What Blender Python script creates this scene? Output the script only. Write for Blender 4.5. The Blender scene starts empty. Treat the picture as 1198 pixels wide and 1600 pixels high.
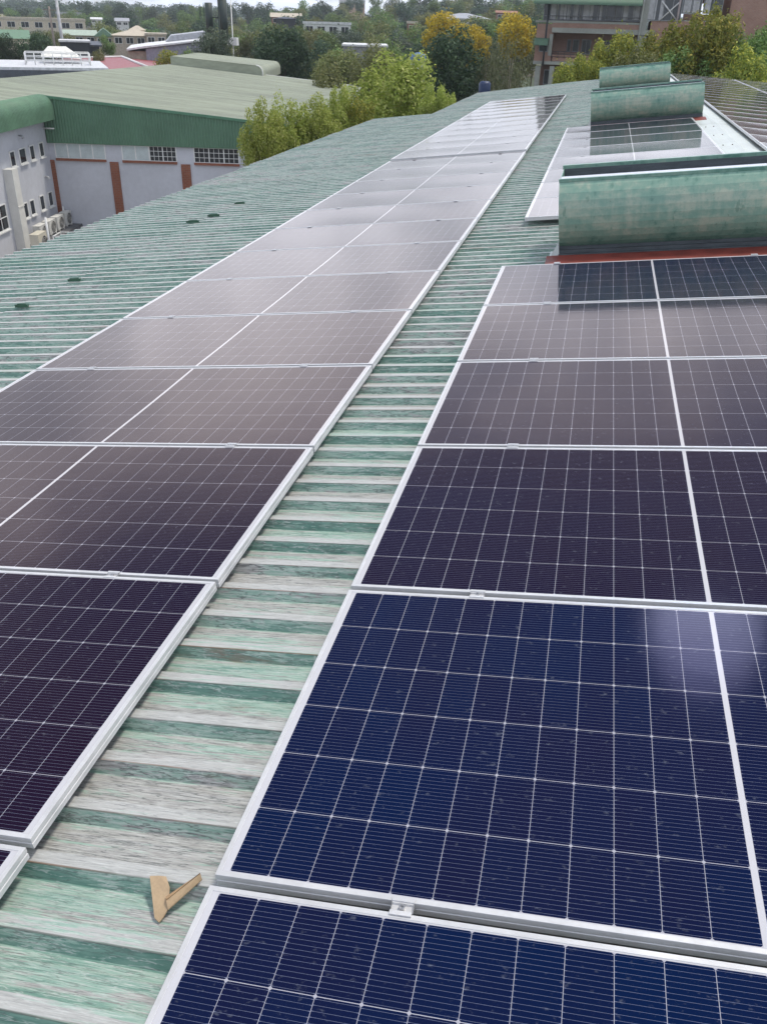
import bpy, math, random
import numpy as np
from mathutils import Vector, Matrix
R = math.radians
scene = bpy.context.scene
COL = scene.collection
random.seed(7)

# ------------------------------------------------------------------ camera
cam_d = bpy.data.cameras.new("camera")
cam = bpy.data.objects.new("camera", cam_d); COL.objects.link(cam)
CW = np.array([0.606, -1.124, 1.650])
S = R(7.0)                                   # pitch of the factory roof
RL = CR = None
_q = (2.0638, 0.1822, -0.2390)               # camera rotation vector measured against the roof plane
def _rod(r):
    r = np.array(r); t = np.linalg.norm(r); k = r/t
    Kx = np.array([[0,-k[2],k[1]],[k[2],0,-k[0]],[-k[1],k[0],0]])
    return np.eye(3)+math.sin(t)*Kx+(1-math.cos(t))*Kx@Kx
MS = np.array([[math.cos(S),0,-math.sin(S)],[0,1,0],[math.sin(S),0,math.cos(S)]])
RW = _rod(_q) @ MS.T                         # rows: right, down, forward (world)
FPX = 1325.3                                 # focal length in photo pixels (1198 x 1600)
right, down, fwd = [Vector(v) for v in RW]
mw = Matrix.Identity(4)
for i in range(3):
    mw[i][0] = right[i]; mw[i][1] = -down[i]; mw[i][2] = -fwd[i]; mw[i][3] = CW[i]
cam.matrix_world = mw
cam_d.sensor_fit = 'VERTICAL'; cam_d.sensor_height = 36.0
cam_d.lens = FPX/1600*36.0
cam_d.clip_start = 0.05; cam_d.clip_end = 6000
scene.camera = cam

# ------------------------------------------------------------------ world, sun, exposure
SUN_EL, SUN_AZ = R(66), R(48)             # azimuth from +Y towards +X
world = bpy.data.worlds.new("World"); scene.world = world
world.use_nodes = True
wt = world.node_tree; wt.nodes.clear()
def wn(t, **k):
    n = wt.nodes.new(t)
    for a, b in k.items(): setattr(n, a, b)
    return n
sky = wn('ShaderNodeTexSky', sky_type='NISHITA', sun_disc=False, sun_elevation=SUN_EL, sun_rotation=SUN_AZ)
bg1 = wn('ShaderNodeBackground'); bg1.inputs[1].default_value = 0.10
bg2 = wn('ShaderNodeBackground'); bg2.inputs[1].default_value = 1.0
mix = wn('ShaderNodeMixShader'); outw = wn('ShaderNodeOutputWorld')
geo = wn('ShaderNodeTexCoord')
sep = wn('ShaderNodeSeparateXYZ'); wt.links.new(geo.outputs['Generated'], sep.inputs[0])
zc = wn('ShaderNodeMath', operation='MAXIMUM'); wt.links.new(sep.outputs[2], zc.inputs[0]); zc.inputs[1].default_value = 0.0
za = wn('ShaderNodeMath', operation='ADD'); wt.links.new(zc.outputs[0], za.inputs[0]); za.inputs[1].default_value = 0.16
dx_ = wn('ShaderNodeMath', operation='DIVIDE'); wt.links.new(sep.outputs[0], dx_.inputs[0]); wt.links.new(za.outputs[0], dx_.inputs[1])
dy_ = wn('ShaderNodeMath', operation='DIVIDE'); wt.links.new(sep.outputs[1], dy_.inputs[0]); wt.links.new(za.outputs[0], dy_.inputs[1])
cb = wn('ShaderNodeCombineXYZ'); wt.links.new(dx_.outputs[0], cb.inputs[0]); wt.links.new(dy_.outputs[0], cb.inputs[1])
cn = wn('ShaderNodeTexNoise'); cn.inputs['Scale'].default_value = 1.15; cn.inputs['Detail'].default_value = 5; cn.inputs['Roughness'].default_value = 0.52
wt.links.new(cb.outputs[0], cn.inputs['Vector'])
cr = wn('ShaderNodeMapRange'); cr.inputs[1].default_value = 0.34; cr.inputs[2].default_value = 0.58; cr.inputs[3].default_value = 0.35; cr.inputs[4].default_value = 1.0
cr.interpolation_type = 'SMOOTHSTEP'
wt.links.new(cn.outputs[0], cr.inputs[0])
cn2 = wn('ShaderNodeTexNoise'); cn2.inputs['Scale'].default_value = 2.1; cn2.inputs['Detail'].default_value = 3
wt.links.new(cb.outputs[0], cn2.inputs['Vector'])
cramp = wn('ShaderNodeMapRange'); cramp.inputs[1].default_value = 0.3; cramp.inputs[2].default_value = 0.7; cramp.inputs[3].default_value = 0.80; cramp.inputs[4].default_value = 1.30
wt.links.new(cn2.outputs[0], cramp.inputs[0])
cc = wn('ShaderNodeMix', data_type='RGBA', blend_type='MULTIPLY'); cc.inputs[0].default_value = 1.0
cc.inputs[6].default_value = (0.86, 0.92, 1.06, 1)
# bright cloud bank low down, thinner greyer cloud overhead
zb_ = wn('ShaderNodeFloatCurve'); cv = zb_.mapping.curves[0]
zb_.mapping.clip_max_y = 4.0; zb_.mapping.use_clip = False
for k_, (x_, y_) in enumerate(((0.0, 1.15), (.05, 1.5), (.14, 2.0), (.24, 2.75), (.30, 2.6), (.37, 1.75), (.47, .42), (.62, .26), (1.0, .55))):
    if k_ == 0: cv.points[0].location = (x_, y_)
    elif k_ == 8: cv.points[-1].location = (x_, y_)
    else: cv.points.new(x_, y_)
zb_.mapping.update()
wt.links.new(sep.outputs[2], zb_.inputs['Value'])
fr_b = wn('ShaderNodeMapRange', interpolation_type='SMOOTHSTEP'); fr_b.inputs[1].default_value = -0.25; fr_b.inputs[2].default_value = 0.30; fr_b.inputs[3].default_value = 0.0; fr_b.inputs[4].default_value = 1.0
wt.links.new(sep.outputs[1], fr_b.inputs[0])
zmix = wn('ShaderNodeMix', data_type='FLOAT'); wt.links.new(fr_b.outputs[0], zmix.inputs[0]); zmix.inputs[2].default_value = 1.15; wt.links.new(zb_.outputs[0], zmix.inputs[3])
zb_ = zmix
zm_ = wn('ShaderNodeMath', operation='MULTIPLY'); wt.links.new(cramp.outputs[0], zm_.inputs[0]); wt.links.new(zb_.outputs[0], zm_.inputs[1])
wt.links.new(zm_.outputs[0], cc.inputs[7])
# a thin bright gap in the cloud cover, low in front
gn = wn('ShaderNodeVectorMath', operation='DOT_PRODUCT'); wt.links.new(geo.outputs['Generated'], gn.inputs[0])
_ge, _ga = R(37.5), R(3.0); gn.inputs[1].default_value = (math.cos(_ge)*math.sin(_ga), math.cos(_ge)*math.cos(_ga), math.sin(_ge))
gr_ = wn('ShaderNodeMapRange', interpolation_type='SMOOTHERSTEP'); gr_.inputs[1].default_value = math.cos(R(4.5)); gr_.inputs[2].default_value = math.cos(R(0.6)); gr_.inputs[3].default_value = 0.0; gr_.inputs[4].default_value = 20.0
wt.links.new(gn.outputs['Value'], gr_.inputs[0])
gc = wn('ShaderNodeMix', data_type='RGBA', blend_type='ADD'); gc.inputs[0].default_value = 1.0; gc.clamp_result = False
gm = wn('ShaderNodeMix', data_type='RGBA', blend_type='MULTIPLY'); gm.inputs[0].default_value = 1.0; gm.inputs[6].default_value = (0.40, 0.62, 1.0, 1)
wt.links.new(gr_.outputs[0], gm.inputs[7]); wt.links.new(cc.outputs[2], gc.inputs[6]); wt.links.new(gm.outputs[2], gc.inputs[7])
wt.links.new(gc.outputs[2], bg2.inputs[0])
wt.links.new(sky.outputs[0], bg1.inputs[0])
wt.links.new(cr.outputs[0], mix.inputs[0]); wt.links.new(bg1.outputs[0], mix.inputs[1]); wt.links.new(bg2.outputs[0], mix.inputs[2])
wt.links.new(mix.outputs[0], outw.inputs[0])
sun_d = bpy.data.lights.new("sun", 'SUN'); sun_d.energy = 2.8; sun_d.angle = R(10); sun_d.color = (1.0, 0.94, 0.84)
sun = bpy.data.objects.new("sun", sun_d); COL.objects.link(sun)
sd = Vector((math.cos(SUN_EL)*math.sin(SUN_AZ), math.cos(SUN_EL)*math.cos(SUN_AZ), math.sin(SUN_EL)))
sun.rotation_euler = sd.to_track_quat('Z', 'Y').to_euler()
vs = scene.view_settings
vs.view_transform = 'Standard'; vs.look = 'None'; vs.exposure = 0.0; vs.gamma = 1.0; vs.use_curve_mapping = False
scene.cycles.max_bounces = 6; scene.cycles.glossy_bounces = 4; scene.cycles.transmission_bounces = 4

# ------------------------------------------------------------------ sight lines of the photo -> places in the world
def ray(px, py): return RW.T @ np.array([(px-599)/FPX, (py-800)/FPX, 1.0])
def P(px, py, D):                            # the point on this line at horizontal distance D (m)
    d = ray(px, py); return CW + d*D/math.hypot(d[0], d[1])
def onz(px, py, z):
    d = ray(px, py); return CW + d*(z-CW[2])/d[2]
GROUND = -8.0
def hground(x, y):
    r = math.hypot(x-CW[0], y-CW[1])
    t = min(max((r-160)/700, 0), 1); t = t*t*(3-2*t)
    a = math.atan2(x, y)
    k = min(max((r-700)/900, 0), 1)
    return GROUND + 7.5*t + k*(6+5*math.sin(a*9+1)+3*math.sin(a*23))

# ------------------------------------------------------------------ object helpers
def tag(o, label=None, cat=None, group=None, kind=None):
    if label: o['label'] = label
    if cat: o['category'] = cat
    if group: o['group'] = group
    if kind: o['kind'] = kind
    return o
def empty(name, loc=(0,0,0), rot=(0,0,0), parent=None):
    o = bpy.data.objects.new(name, None); COL.objects.link(o)
    o.location = loc; o.rotation_euler = rot; o.empty_display_size = 0.2
    if parent: o.parent = parent
    return o
def thing(name, label, cat, loc=(0,0,0), rot=(0,0,0), group=None):
    return tag(empty(name, loc, rot), label, cat, group)
def copy_tree(o, parent=None):
    c = o.copy(); COL.objects.link(c); c.parent = parent
    for ch in list(o.children): copy_tree(ch, c)
    return c
class MB:
    def __init__(s): s.v = []; s.f = []; s.sm = []
    def add(s, vs, fs, smooth=False):
        n = len(s.v); s.v += [tuple(float(c) for c in p) for p in vs]
        s.f += [tuple(i+n for i in f) for f in fs]; s.sm += [smooth]*len(fs); return s
    def box(s, x0, x1, y0, y1, z0, z1):
        v = [(x,y,z) for z in (z0,z1) for y in (y0,y1) for x in (x0,x1)]
        return s.add(v, [(0,2,3,1),(4,5,7,6),(0,1,5,4),(2,6,7,3),(0,4,6,2),(1,3,7,5)])
    def prism(s, poly, axis, a, b):          # polygon in the two other axes, extruded along axis
        n = len(poly)
        def mk(p, t):
            return (t,p[0],p[1]) if axis == 'x' else (p[0],t,p[1]) if axis == 'y' else (p[0],p[1],t)
        v = [mk(p,a) for p in poly]+[mk(p,b) for p in poly]
        f = [tuple(range(n))[::-1], tuple(range(n,2*n))]
        f += [(i,(i+1)%n,n+(i+1)%n,n+i) for i in range(n)]
        return s.add(v, f)
    def strip(s, a, b, smooth=False):        # two polylines joined by quads
        n = len(a)
        return s.add(list(a)+list(b), [(i,i+1,n+i+1,n+i) for i in range(n-1)], smooth)
    def tube(s, pts, rad, n=8, caps=True, smooth=True):
        pts = [Vector(p) for p in pts]
        if not hasattr(rad, '__len__'): rad = [rad]*len(pts)
        vs, fs = [], []
        prev = None
        for i, p in enumerate(pts):
            t = (pts[min(i+1,len(pts)-1)]-pts[max(i-1,0)]).normalized()
            if prev is None:
                a = t.orthogonal().normalized()
            else:
                a = (prev - t*prev.dot(t)).normalized()
            prev = a; b = t.cross(a)
            for k in range(n):
                w = 2*math.pi*k/n
                vs.append(p+(a*math.cos(w)+b*math.sin(w))*rad[i])
        for i in range(len(pts)-1):
            for k in range(n):
                fs.append((i*n+k, i*n+(k+1)%n, (i+1)*n+(k+1)%n, (i+1)*n+k))
        if caps:
            fs.append(tuple(range(n))[::-1]); fs.append(tuple(range((len(pts)-1)*n, len(pts)*n)))
        return s.add(vs, fs, smooth)
    def data(s, name):
        me = bpy.data.meshes.new(name); me.from_pydata(s.v, [], s.f)
        me.polygons.foreach_set('use_smooth', s.sm); me.update(); return me
    def build(s, name, mat, parent=None, recalc=True):
        me = s.data(name)
        if recalc:
            import bmesh
            bm = bmesh.new(); bm.from_mesh(me); bmesh.ops.recalc_face_normals(bm, faces=bm.faces); bm.to_mesh(me); bm.free()
        me.materials.append(mat)
        o = bpy.data.objects.new(name, me); COL.objects.link(o)
        if parent: o.parent = parent
        return o
ORD = "first second third fourth fifth sixth seventh eighth ninth tenth eleventh twelfth thirteenth fourteenth fifteenth sixteenth seventeenth eighteenth nineteenth twentieth twenty-first twenty-second twenty-third twenty-fourth twenty-fifth twenty-sixth".split()

# ------------------------------------------------------------------ materials
class NT:
    def __init__(s, name):
        s.m = bpy.data.materials.new(name); s.m.use_nodes = True
        s.t = s.m.node_tree; s.b = s.t.nodes['Principled BSDF']
    def n(s, typ, **k):
        o = s.t.nodes.new(typ)
        for a, b in k.items(): setattr(o, a, b)
        return o
    def put(s, sock, v):
        if isinstance(v, bpy.types.NodeSocket): s.t.links.new(v, sock)
        else: sock.default_value = v
    def math(s, op, a, b=0.0, c=None, clamp=False):
        o = s.n('ShaderNodeMath', operation=op); o.use_clamp = clamp
        s.put(o.inputs[0], a); s.put(o.inputs[1], b)
        if c is not None: s.put(o.inputs[2], c)
        return o.outputs[0]
    def coord(s, which='Object'):
        o = s.n('ShaderNodeTexCoord'); return o.outputs[which]
    def xyz(s, v):
        o = s.n('ShaderNodeSeparateXYZ'); s.put(o.inputs[0], v); return o.outputs
    def comb(s, x, y, z):
        o = s.n('ShaderNodeCombineXYZ'); s.put(o.inputs[0], x); s.put(o.inputs[1], y); s.put(o.inputs[2], z); return o.outputs[0]
    def scale(s, v, sc, loc=(0,0,0)):
        o = s.n('ShaderNodeMapping'); s.put(o.inputs[0], v); o.inputs['Scale'].default_value = sc; s.put(o.inputs['Location'], loc); return o.outputs[0]
    def noise(s, v, sc=1.0, det=4.0, rough=0.55, out=0):
        o = s.n('ShaderNodeTexNoise'); s.put(o.inputs['Vector'], v); o.inputs['Scale'].default_value = sc
        o.inputs['Detail'].default_value = det; o.inputs['Roughness'].default_value = rough; return o.outputs[out]
    def white(s, v):
        o = s.n('ShaderNodeTexWhiteNoise', noise_dimensions='3D'); s.put(o.inputs['Vector'], v); return o.outputs['Value']
    def ramp(s, v, a, b, lo=0.0, hi=1.0, smooth=True):
        o = s.n('ShaderNodeMapRange'); o.clamp = True
        if smooth: o.interpolation_type = 'SMOOTHSTEP'
        s.put(o.inputs[0], v)
        for i, x in enumerate((a, b, lo, hi)): s.put(o.inputs[i+1], x)
        return o.outputs[0]
    def mix(s, f, a, b, mode='MIX'):
        o = s.n('ShaderNodeMix', data_type='RGBA', blend_type=mode)
        s.put(o.inputs[0], f)
        for k, x in ((6,a),(7,b)):
            if isinstance(x, tuple) and len(x) == 3: x = (*x, 1)
            s.put(o.inputs[k], x)
        return o.outputs[2]
    def bump(s, h, strength=0.3, dist=0.01):
        o = s.n('ShaderNodeBump'); o.inputs['Strength'].default_value = strength; o.inputs['Distance'].default_value = dist
        s.put(o.inputs['Height'], h); s.put(s.b.inputs['Normal'], o.outputs[0])
    def set(s, color=None, rough=None, metal=None, ior=None, **k):
        if color is not None:
            if isinstance(color, tuple) and len(color) == 3: color = (*color, 1)
            s.put(s.b.inputs['Base Color'], color)
        if rough is not None: s.put(s.b.inputs['Roughness'], rough)
        if metal is not None: s.put(s.b.inputs['Metallic'], metal)
        if ior is not None: s.put(s.b.inputs['IOR'], ior)
        for a, b in k.items(): s.put(s.b.inputs[a.replace('_',' ')], b)
        return s.m
def plain(name, col, rough=0.6, metal=0.0, var=0.25, sc=3.0, stretch=(1,1,1)):
    t = NT(name); v = t.scale(t.coord(), stretch)
    a = t.noise(v, sc, 5); b = t.noise(v, sc*9, 3)
    f = t.math('ADD', t.math('MULTIPLY', a, 0.65), t.math('MULTIPLY', b, 0.35))
    lo = tuple(c*(1-var) for c in col); hi = tuple(min(1, c*(1+var)) for c in col)
    c = t.mix(t.ramp(f, 0.3, 0.7), lo, hi)
    return t.set(c, t.ramp(a, 0.3, 0.7, rough*0.85, min(1, rough*1.15)), metal)

def mat_cells():
    t = NT('solar_cells_under_glass')
    x, y, z = t.xyz(t.coord())
    xs = t.math('SUBTRACT', x, 1.1395)
    ax = t.math('SUBTRACT', t.math('ABSOLUTE', xs), 0.0068)
    ux = t.math('DIVIDE', ax, 0.09195); uy = t.math('DIVIDE', t.math('SUBTRACT', y, 0.0145), 0.184167)
    def edge(u, size):
        f = t.math('FRACT', u)
        return t.math('MULTIPLY', t.math('SUBTRACT', 0.5, t.math('ABSOLUTE', t.math('SUBTRACT', f, 0.5))), size)
    dx, dy = edge(ux, 0.09195), edge(uy, 0.184167)
    lt = lambda a, b: t.math('LESS_THAN', a, b)
    gt = lambda a, b: t.math('GREATER_THAN', a, b)
    mx = lambda a, b: t.math('MAXIMUM', a, b)
    gap = mx(lt(dx, 0.0006), lt(dy, 0.00085))
    gap = mx(gap, lt(t.math('ADD', dx, dy), 0.0052))
    cx, cy = t.math('FLOOR', ux), t.math('FLOOR', uy)
    side = gt(xs, 0.0)
    par = t.math('MODULO', t.math('ADD', cx, side), 2.0)
    jog = t.math('MULTIPLY', t.math('SUBTRACT', par, 0.5), 0.0014)
    w = t.math('FRACT', t.math('ADD', t.math('MULTIPLY', uy, 16.0), t.math('DIVIDE', jog, 0.01144)))
    wd = t.math('MULTIPLY', t.math('ABSOLUTE', t.math('SUBTRACT', w, 0.5)), 0.01144)
    ww = t.math('ADD', 0.00026, t.math('MULTIPLY', lt(dx, 0.005), 0.00030))
    wire = lt(wd, ww)
    outside = mx(lt(ax, 0.0), gt(ax, 1.1034))
    outside = mx(outside, mx(lt(y, 0.0145), gt(y, 1.1195)))
    oi = t.n('ShaderNodeObjectInfo')
    rnd = oi.outputs['Random']
    cellid = t.comb(t.math('ADD', cx, t.math('MULTIPLY', side, 20.0)), cy, t.math('MULTIPLY', rnd, 91.0))
    cw_ = t.white(cellid)
    vv = t.n('ShaderNodeVectorMath', operation='ADD'); t.put(vv.inputs[0], t.coord()); t.put(vv.inputs[1], t.comb(t.math('MULTIPLY', rnd, 37.0), 0.0, 0.0))
    big = t.noise(vv.outputs[0], 1.3, 3)
    c = t.mix(t.math('ADD', t.math('MULTIPLY', cw_, 0.45), t.ramp(big, 0.35, 0.65, 0.0, 0.55)), (0.0014, 0.0105, 0.047), (0.0046, 0.0075, 0.034))
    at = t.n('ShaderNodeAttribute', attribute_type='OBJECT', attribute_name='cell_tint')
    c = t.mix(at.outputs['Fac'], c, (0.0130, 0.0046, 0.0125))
    c = t.mix(wire, c, (0.16, 0.18, 0.26))
    c = t.mix(gap, c, (0.36, 0.36, 0.41))
    c = t.mix(outside, c, (0.50, 0.50, 0.53))
    # dust: fine specks and faint dried drop marks
    sp = t.noise(t.scale(vv.outputs[0], (1, 1.6, 1)), 34.0, 4, 0.65)
    fine = t.noise(vv.outputs[0], 210.0, 2)
    dust = t.math('ADD', t.ramp(sp, 0.60, 0.74, 0.0, 0.16), t.ramp(fine, 0.62, 0.85, 0.0, 0.06))
    dust = t.math('ADD', dust, t.ramp(big, 0.3, 0.75, 0.0, 0.006))
    c = t.mix(dust, c, (0.30, 0.33, 0.38))
    rough = t.math('ADD', 0.075, t.math('MULTIPLY', dust, 0.25))
    t.set(c, rough, 0.0, 1.5)
    t.b.inputs['Thin Film Thickness'].default_value = 120.0
    t.b.inputs['Thin Film IOR'].default_value = 1.29
    hb = t.noise(t.scale(vv.outputs[0], (1, 1, 1)), 5.0, 2)
    t.bump(hb, 0.10, 0.004)
    return t.m

PITCH = 0.1715
def mat_roof(name='weathered_green_roof_sheet', far=False):
    t = NT(name)
    co = t.coord(); x, y, z = t.xyz(co)
    ph = t.math('FRACT', t.math('DIVIDE', y, PITCH))
    sheet = t.math('FLOOR', t.math('DIVIDE', y, PITCH*4))
    rib = t.math('FLOOR', t.math('DIVIDE', y, PITCH))
    lap = t.math('FLOOR', t.math('DIVIDE', t.math('ADD', x, 4.15), 6.0))
    sh = t.white(t.comb(sheet, lap, 3.0)); rb = t.white(t.comb(rib, 7.0, 1.0))
    streak = t.noise(t.scale(co, (1.5, 32, 1)), 1.0, 6, 0.62)
    streak2 = t.noise(t.scale(co, (7.0, 120, 1), (3,1,0)), 1.0, 7, 0.68)
    fine = t.noise(t.scale(co, (16, 330, 1), (5,5,0)), 1.0, 4, 0.65)
    patch = t.noise(t.scale(co, (0.55, 2.0, 1), (9,4,0)), 1.0, 4, 0.6)
    # paint survives on rib flanks (phase .05 - .15); rib tops (.15 - .37) are worn smooth, pans flake
    flank = t.ramp(t.math('ABSOLUTE', t.math('SUBTRACT', ph, 0.095)), 0.055, 0.085, 1.0, 0.0)
    top = t.ramp(t.math('ABSOLUTE', t.math('SUBTRACT', ph, 0.26)), 0.09, 0.125, 1.0, 0.0)
    def add(a, n, k, mid=0.5): return t.math('ADD', a, t.math('MULTIPLY', t.math('SUBTRACT', n, mid), k))
    def ridged(n, w): return t.ramp(t.math('ABSOLUTE', t.math('SUBTRACT', n, 0.5)), 0.0, w, 1.0, 0.0)
    grain = t.noise(t.scale(co, (4.5, 85, 1), (2,7,0)), 1.0, 5, 0.62)
    grain2 = t.noise(t.scale(co, (7.0, 130, 1), (6,3,0)), 1.0, 4, 0.6)
    keep = t.math('SUBTRACT', t.math('MULTIPLY', flank, 0.31), 0.02)
    keep = t.math('SUBTRACT', keep, t.math('MULTIPLY', top, 0.15))
    for n_, k_ in ((streak, 1.45), (streak2, 1.2), (fine, 0.5), (patch, 1.35), (rb, 0.2), (sh, 0.14)): keep = add(keep, n_, k_)
    chalk = t.mix(t.ramp(fine, 0.30, 0.70), (0.25, 0.245, 0.238), (0.49, 0.495, 0.48))
    chalk = t.mix(t.ramp(streak, 0.40, 0.62, 0.0, 0.5), chalk, (0.37, 0.36, 0.345))
    chalk = t.mix(t.math('MULTIPLY', top, 0.55), chalk, (0.44, 0.45, 0.44))
    mint = t.mix(t.ramp(fine, 0.3, 0.7), (0.21, 0.345, 0.285), (0.38, 0.475, 0.42))
    green = t.mix(t.ramp(streak2, 0.3, 0.7), (0.072, 0.180, 0.148), (0.19, 0.32, 0.268))
    c = t.mix(t.ramp(keep, 0.02, 0.10), chalk, mint)
    c = t.mix(t.ramp(keep, 0.32, 0.38), c, green)
    # pale scrapes, dark cracks along the grain
    notop = t.math('SUBTRACT', 1.0, t.math('MULTIPLY', top, 0.5))
    scr = t.math('MULTIPLY', ridged(grain2, 0.035), t.ramp(fine, 0.35, 0.55, 0.0, 0.65))
    c = t.mix(scr, c, (0.55, 0.57, 0.55))
    crk = t.math('MULTIPLY', ridged(grain, 0.030), t.math('MULTIPLY', t.ramp(patch, 0.35, 0.65, 0.85, 0.45), notop))
    c = t.mix(crk, c, (0.085, 0.10, 0.098))
    gr = t.noise(t.scale(co, (12, 110, 1), (1,8,0)), 1.0, 7, 0.75)
    c = t.mix(t.math('MULTIPLY', t.ramp(gr, 0.61, 0.67, 0.0, 0.7), t.ramp(patch, 0.35, 0.6, 1.0, 0.3)), c, (0.085, 0.095, 0.095))
    ru = t.noise(t.scale(co, (0.9, 7.0, 1), (20,2,0)), 1.0, 4, 0.6)
    rust = t.math('MULTIPLY', t.ramp(ru, 0.62, 0.72), t.ramp(streak2, 0.45, 0.55))
    c = t.mix(t.math('MULTIPLY', rust, 0.6), c, (0.20, 0.11, 0.075))
    edge = t.ramp(t.math('ABSOLUTE', t.math('SUBTRACT', ph, 0.158)), 0.006, 0.018, 0.8, 0.0)
    edge = t.math('MULTIPLY', edge, t.ramp(streak, 0.38, 0.5, 0.35, 1.0))
    c = t.mix(edge, c, t.mix(t.ramp(ru, 0.5, 0.6), (0.085, 0.085, 0.08), (0.17, 0.085, 0.05)))
    t.set(c, t.ramp(streak, 0.3, 0.7, 0.42, 0.68), 0.0)
    t.bump(t.math('ADD', grain, gr), 0.3, 0.003)
    return t.m
def mat_vent():
    t = NT('weathered_green_vent_sheet'); co = t.coord(); oi = t.n('ShaderNodeObjectInfo')
    off = t.comb(t.math('MULTIPLY', oi.outputs['Random'], 50.0), 0.0, t.math('MULTIPLY', oi.outputs['Random'], 20.0))
    va = t.n('ShaderNodeVectorMath', operation='ADD'); t.put(va.inputs[0], co); t.put(va.inputs[1], off); v = va.outputs[0]
    x, y, z = t.xyz(co)
    a = t.noise(t.scale(v, (2.2, 2.2, 4.5)), 1.5, 8, 0.70)
    b = t.noise(t.scale(v, (1, 1, 1)), 14.0, 6, 0.65)
    run = t.noise(t.scale(v, (22, 22, 1.3)), 1.0, 4, 0.6)
    band = t.white(t.comb(t.math('FLOOR', t.math('MULTIPLY', z, 17.0)), 2.0, 0.0))
    h = t.ramp(t.math('ABSOLUTE', t.math('SUBTRACT', z, 0.37)), 0.0, 0.25, 0.22, 0.0)
    k = t.math('ADD', t.math('ADD', a, t.math('MULTIPLY', t.math('SUBTRACT', b, 0.5), 0.45)), h)
    k = t.math('ADD', k, t.math('MULTIPLY', t.math('SUBTRACT', run, 0.5), 0.35))
    k = t.math('ADD', k, t.math('MULTIPLY', t.math('SUBTRACT', band, 0.5), 0.10))
    c = t.mix(t.ramp(k, 0.32, 0.52), (0.085, 0.215, 0.165), (0.195, 0.335, 0.265))
    c = t.mix(t.ramp(k, 0.50, 0.86), c, (0.40, 0.45, 0.35))
    d = t.noise(t.scale(v, (13, 13, 5)), 1.0, 5, 0.6)
    c = t.mix(t.ramp(d, 0.63, 0.70, 0.0, 0.55), c, (0.07, 0.20, 0.15))
    s_ = t.noise(t.scale(v, (40, 40, 60)), 1.0, 2)
    c = t.mix(t.ramp(s_, 0.68, 0.76, 0.0, 0.5), c, (0.10, 0.12, 0.09))
    t.set(c, t.ramp(b, 0.3, 0.7, 0.35, 0.55)); t.bump(b, 0.1, 0.004)
    return t.m
def mat_leaf(name, c0, c1, c2=None, trans=0.25, vary=1.0):
    t = NT(name); g = t.n('ShaderNodeNewGeometry'); r = g.outputs['Random Per Island']
    oi = t.n('ShaderNodeObjectInfo')
    c = t.mix(r, c0, c1)
    if c2: c = t.mix(t.ramp(r, 0.72, 0.95), c, c2)
    hs = t.n('ShaderNodeHueSaturation'); t.put(hs.inputs['Color'], c)
    t.put(hs.inputs['Value'], t.ramp(oi.outputs['Random'], 0, 1, 1-.25*vary, 1+.25*vary, False))
    t.put(hs.inputs['Hue'], t.ramp(oi.outputs['Random'], 0, 1, 0.5-.015*vary, 0.5+.015*vary, False))
    c = hs.outputs[0]
    t.set(c, 0.6, 0.0)
    t.b.inputs['Specular IOR Level'].default_value = 0.25
    tr = t.n('ShaderNodeBsdfTranslucent'); t.put(tr.inputs[0], c)
    mx = t.n('ShaderNodeMixShader'); mx.inputs[0].default_value = trans
    t.t.links.new(t.b.outputs[0], mx.inputs[1]); t.t.links.new(tr.outputs[0], mx.inputs[2])
    o = [n for n in t.t.nodes if n.type == 'OUTPUT_MATERIAL'][0]
    t.t.links.new(mx.outputs[0], o.inputs[0]); return t.m
def mat_brick(name, c1, c2, mortar, sc=1.0):
    t = NT(name); co = t.coord(); x, y, z = t.xyz(co)
    o = t.n('ShaderNodeTexBrick'); t.put(o.inputs['Vector'], t.comb(t.math('ADD', x, y), z, 0.0))
    for k, v in (('Color1', c1), ('Color2', c2), ('Mortar', mortar)): o.inputs[k].default_value = (*v, 1)
    o.inputs['Scale'].default_value = sc; o.inputs['Brick Width'].default_value = 0.23; o.inputs['Row Height'].default_value = 0.085; o.inputs['Mortar Size'].default_value = 0.01
    n_ = t.noise(co, 0.6, 5)
    c = t.mix(t.ramp(n_, 0.3, 0.7, 0.0, 0.45), o.outputs[0], tuple(a*0.6 for a in c1))
    return t.set(c, 0.85)

M = dict(
    cells=mat_cells(), roof=mat_roof(), vent=mat_vent(),
    alu=plain('anodised_aluminium', (0.62, 0.62, 0.63), 0.40, 0.3, 0.08, 6),
    alu_dark=plain('mill_aluminium', (0.42, 0.43, 0.45), 0.45, 0.6, 0.1, 6),
    bolt=plain('zinc_bolt', (0.55, 0.55, 0.56), 0.3, 0.8, 0.1),
    backsheet=plain('white_backsheet', (0.6, 0.6, 0.62), 0.6),
    ridge=plain('pale_weathered_flashing', (0.50, 0.54, 0.52), 0.5, 0.0, 0.14, 2.5),
    galv=plain('galvanised_sheet', (0.52, 0.54, 0.60), 0.4, 0.1, 0.08, 4),
    flash_and_shade=plain('dark_grey_flashing_and_shade', (0.085, 0.10, 0.11), 0.5, 0.2, 0.3, 5, (1,6,6)),  # base flashing colour, reused as painted shade in the vent slot
    redpaint=plain('faded_red_primer', (0.19, 0.035, 0.025), 0.6, 0.0, 0.35, 8),
    vent_dark=plain('vent_rim_shade', (0.03, 0.085, 0.08), 0.5, 0.0, 0.3, 6),
    card=plain('brown_cardboard', (0.44, 0.32, 0.20), 0.85, 0.0, 0.15, 18),
    card_edge=plain('torn_cardboard_edge', (0.34, 0.22, 0.12), 0.9, 0.0, 0.3, 40),
    patchg=plain('dark_green_paint', (0.03, 0.09, 0.055), 0.55, 0.0, 0.3, 10),
    screw=plain('rusty_screw', (0.10, 0.06, 0.045), 0.6, 0.3, 0.3),
)
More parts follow.
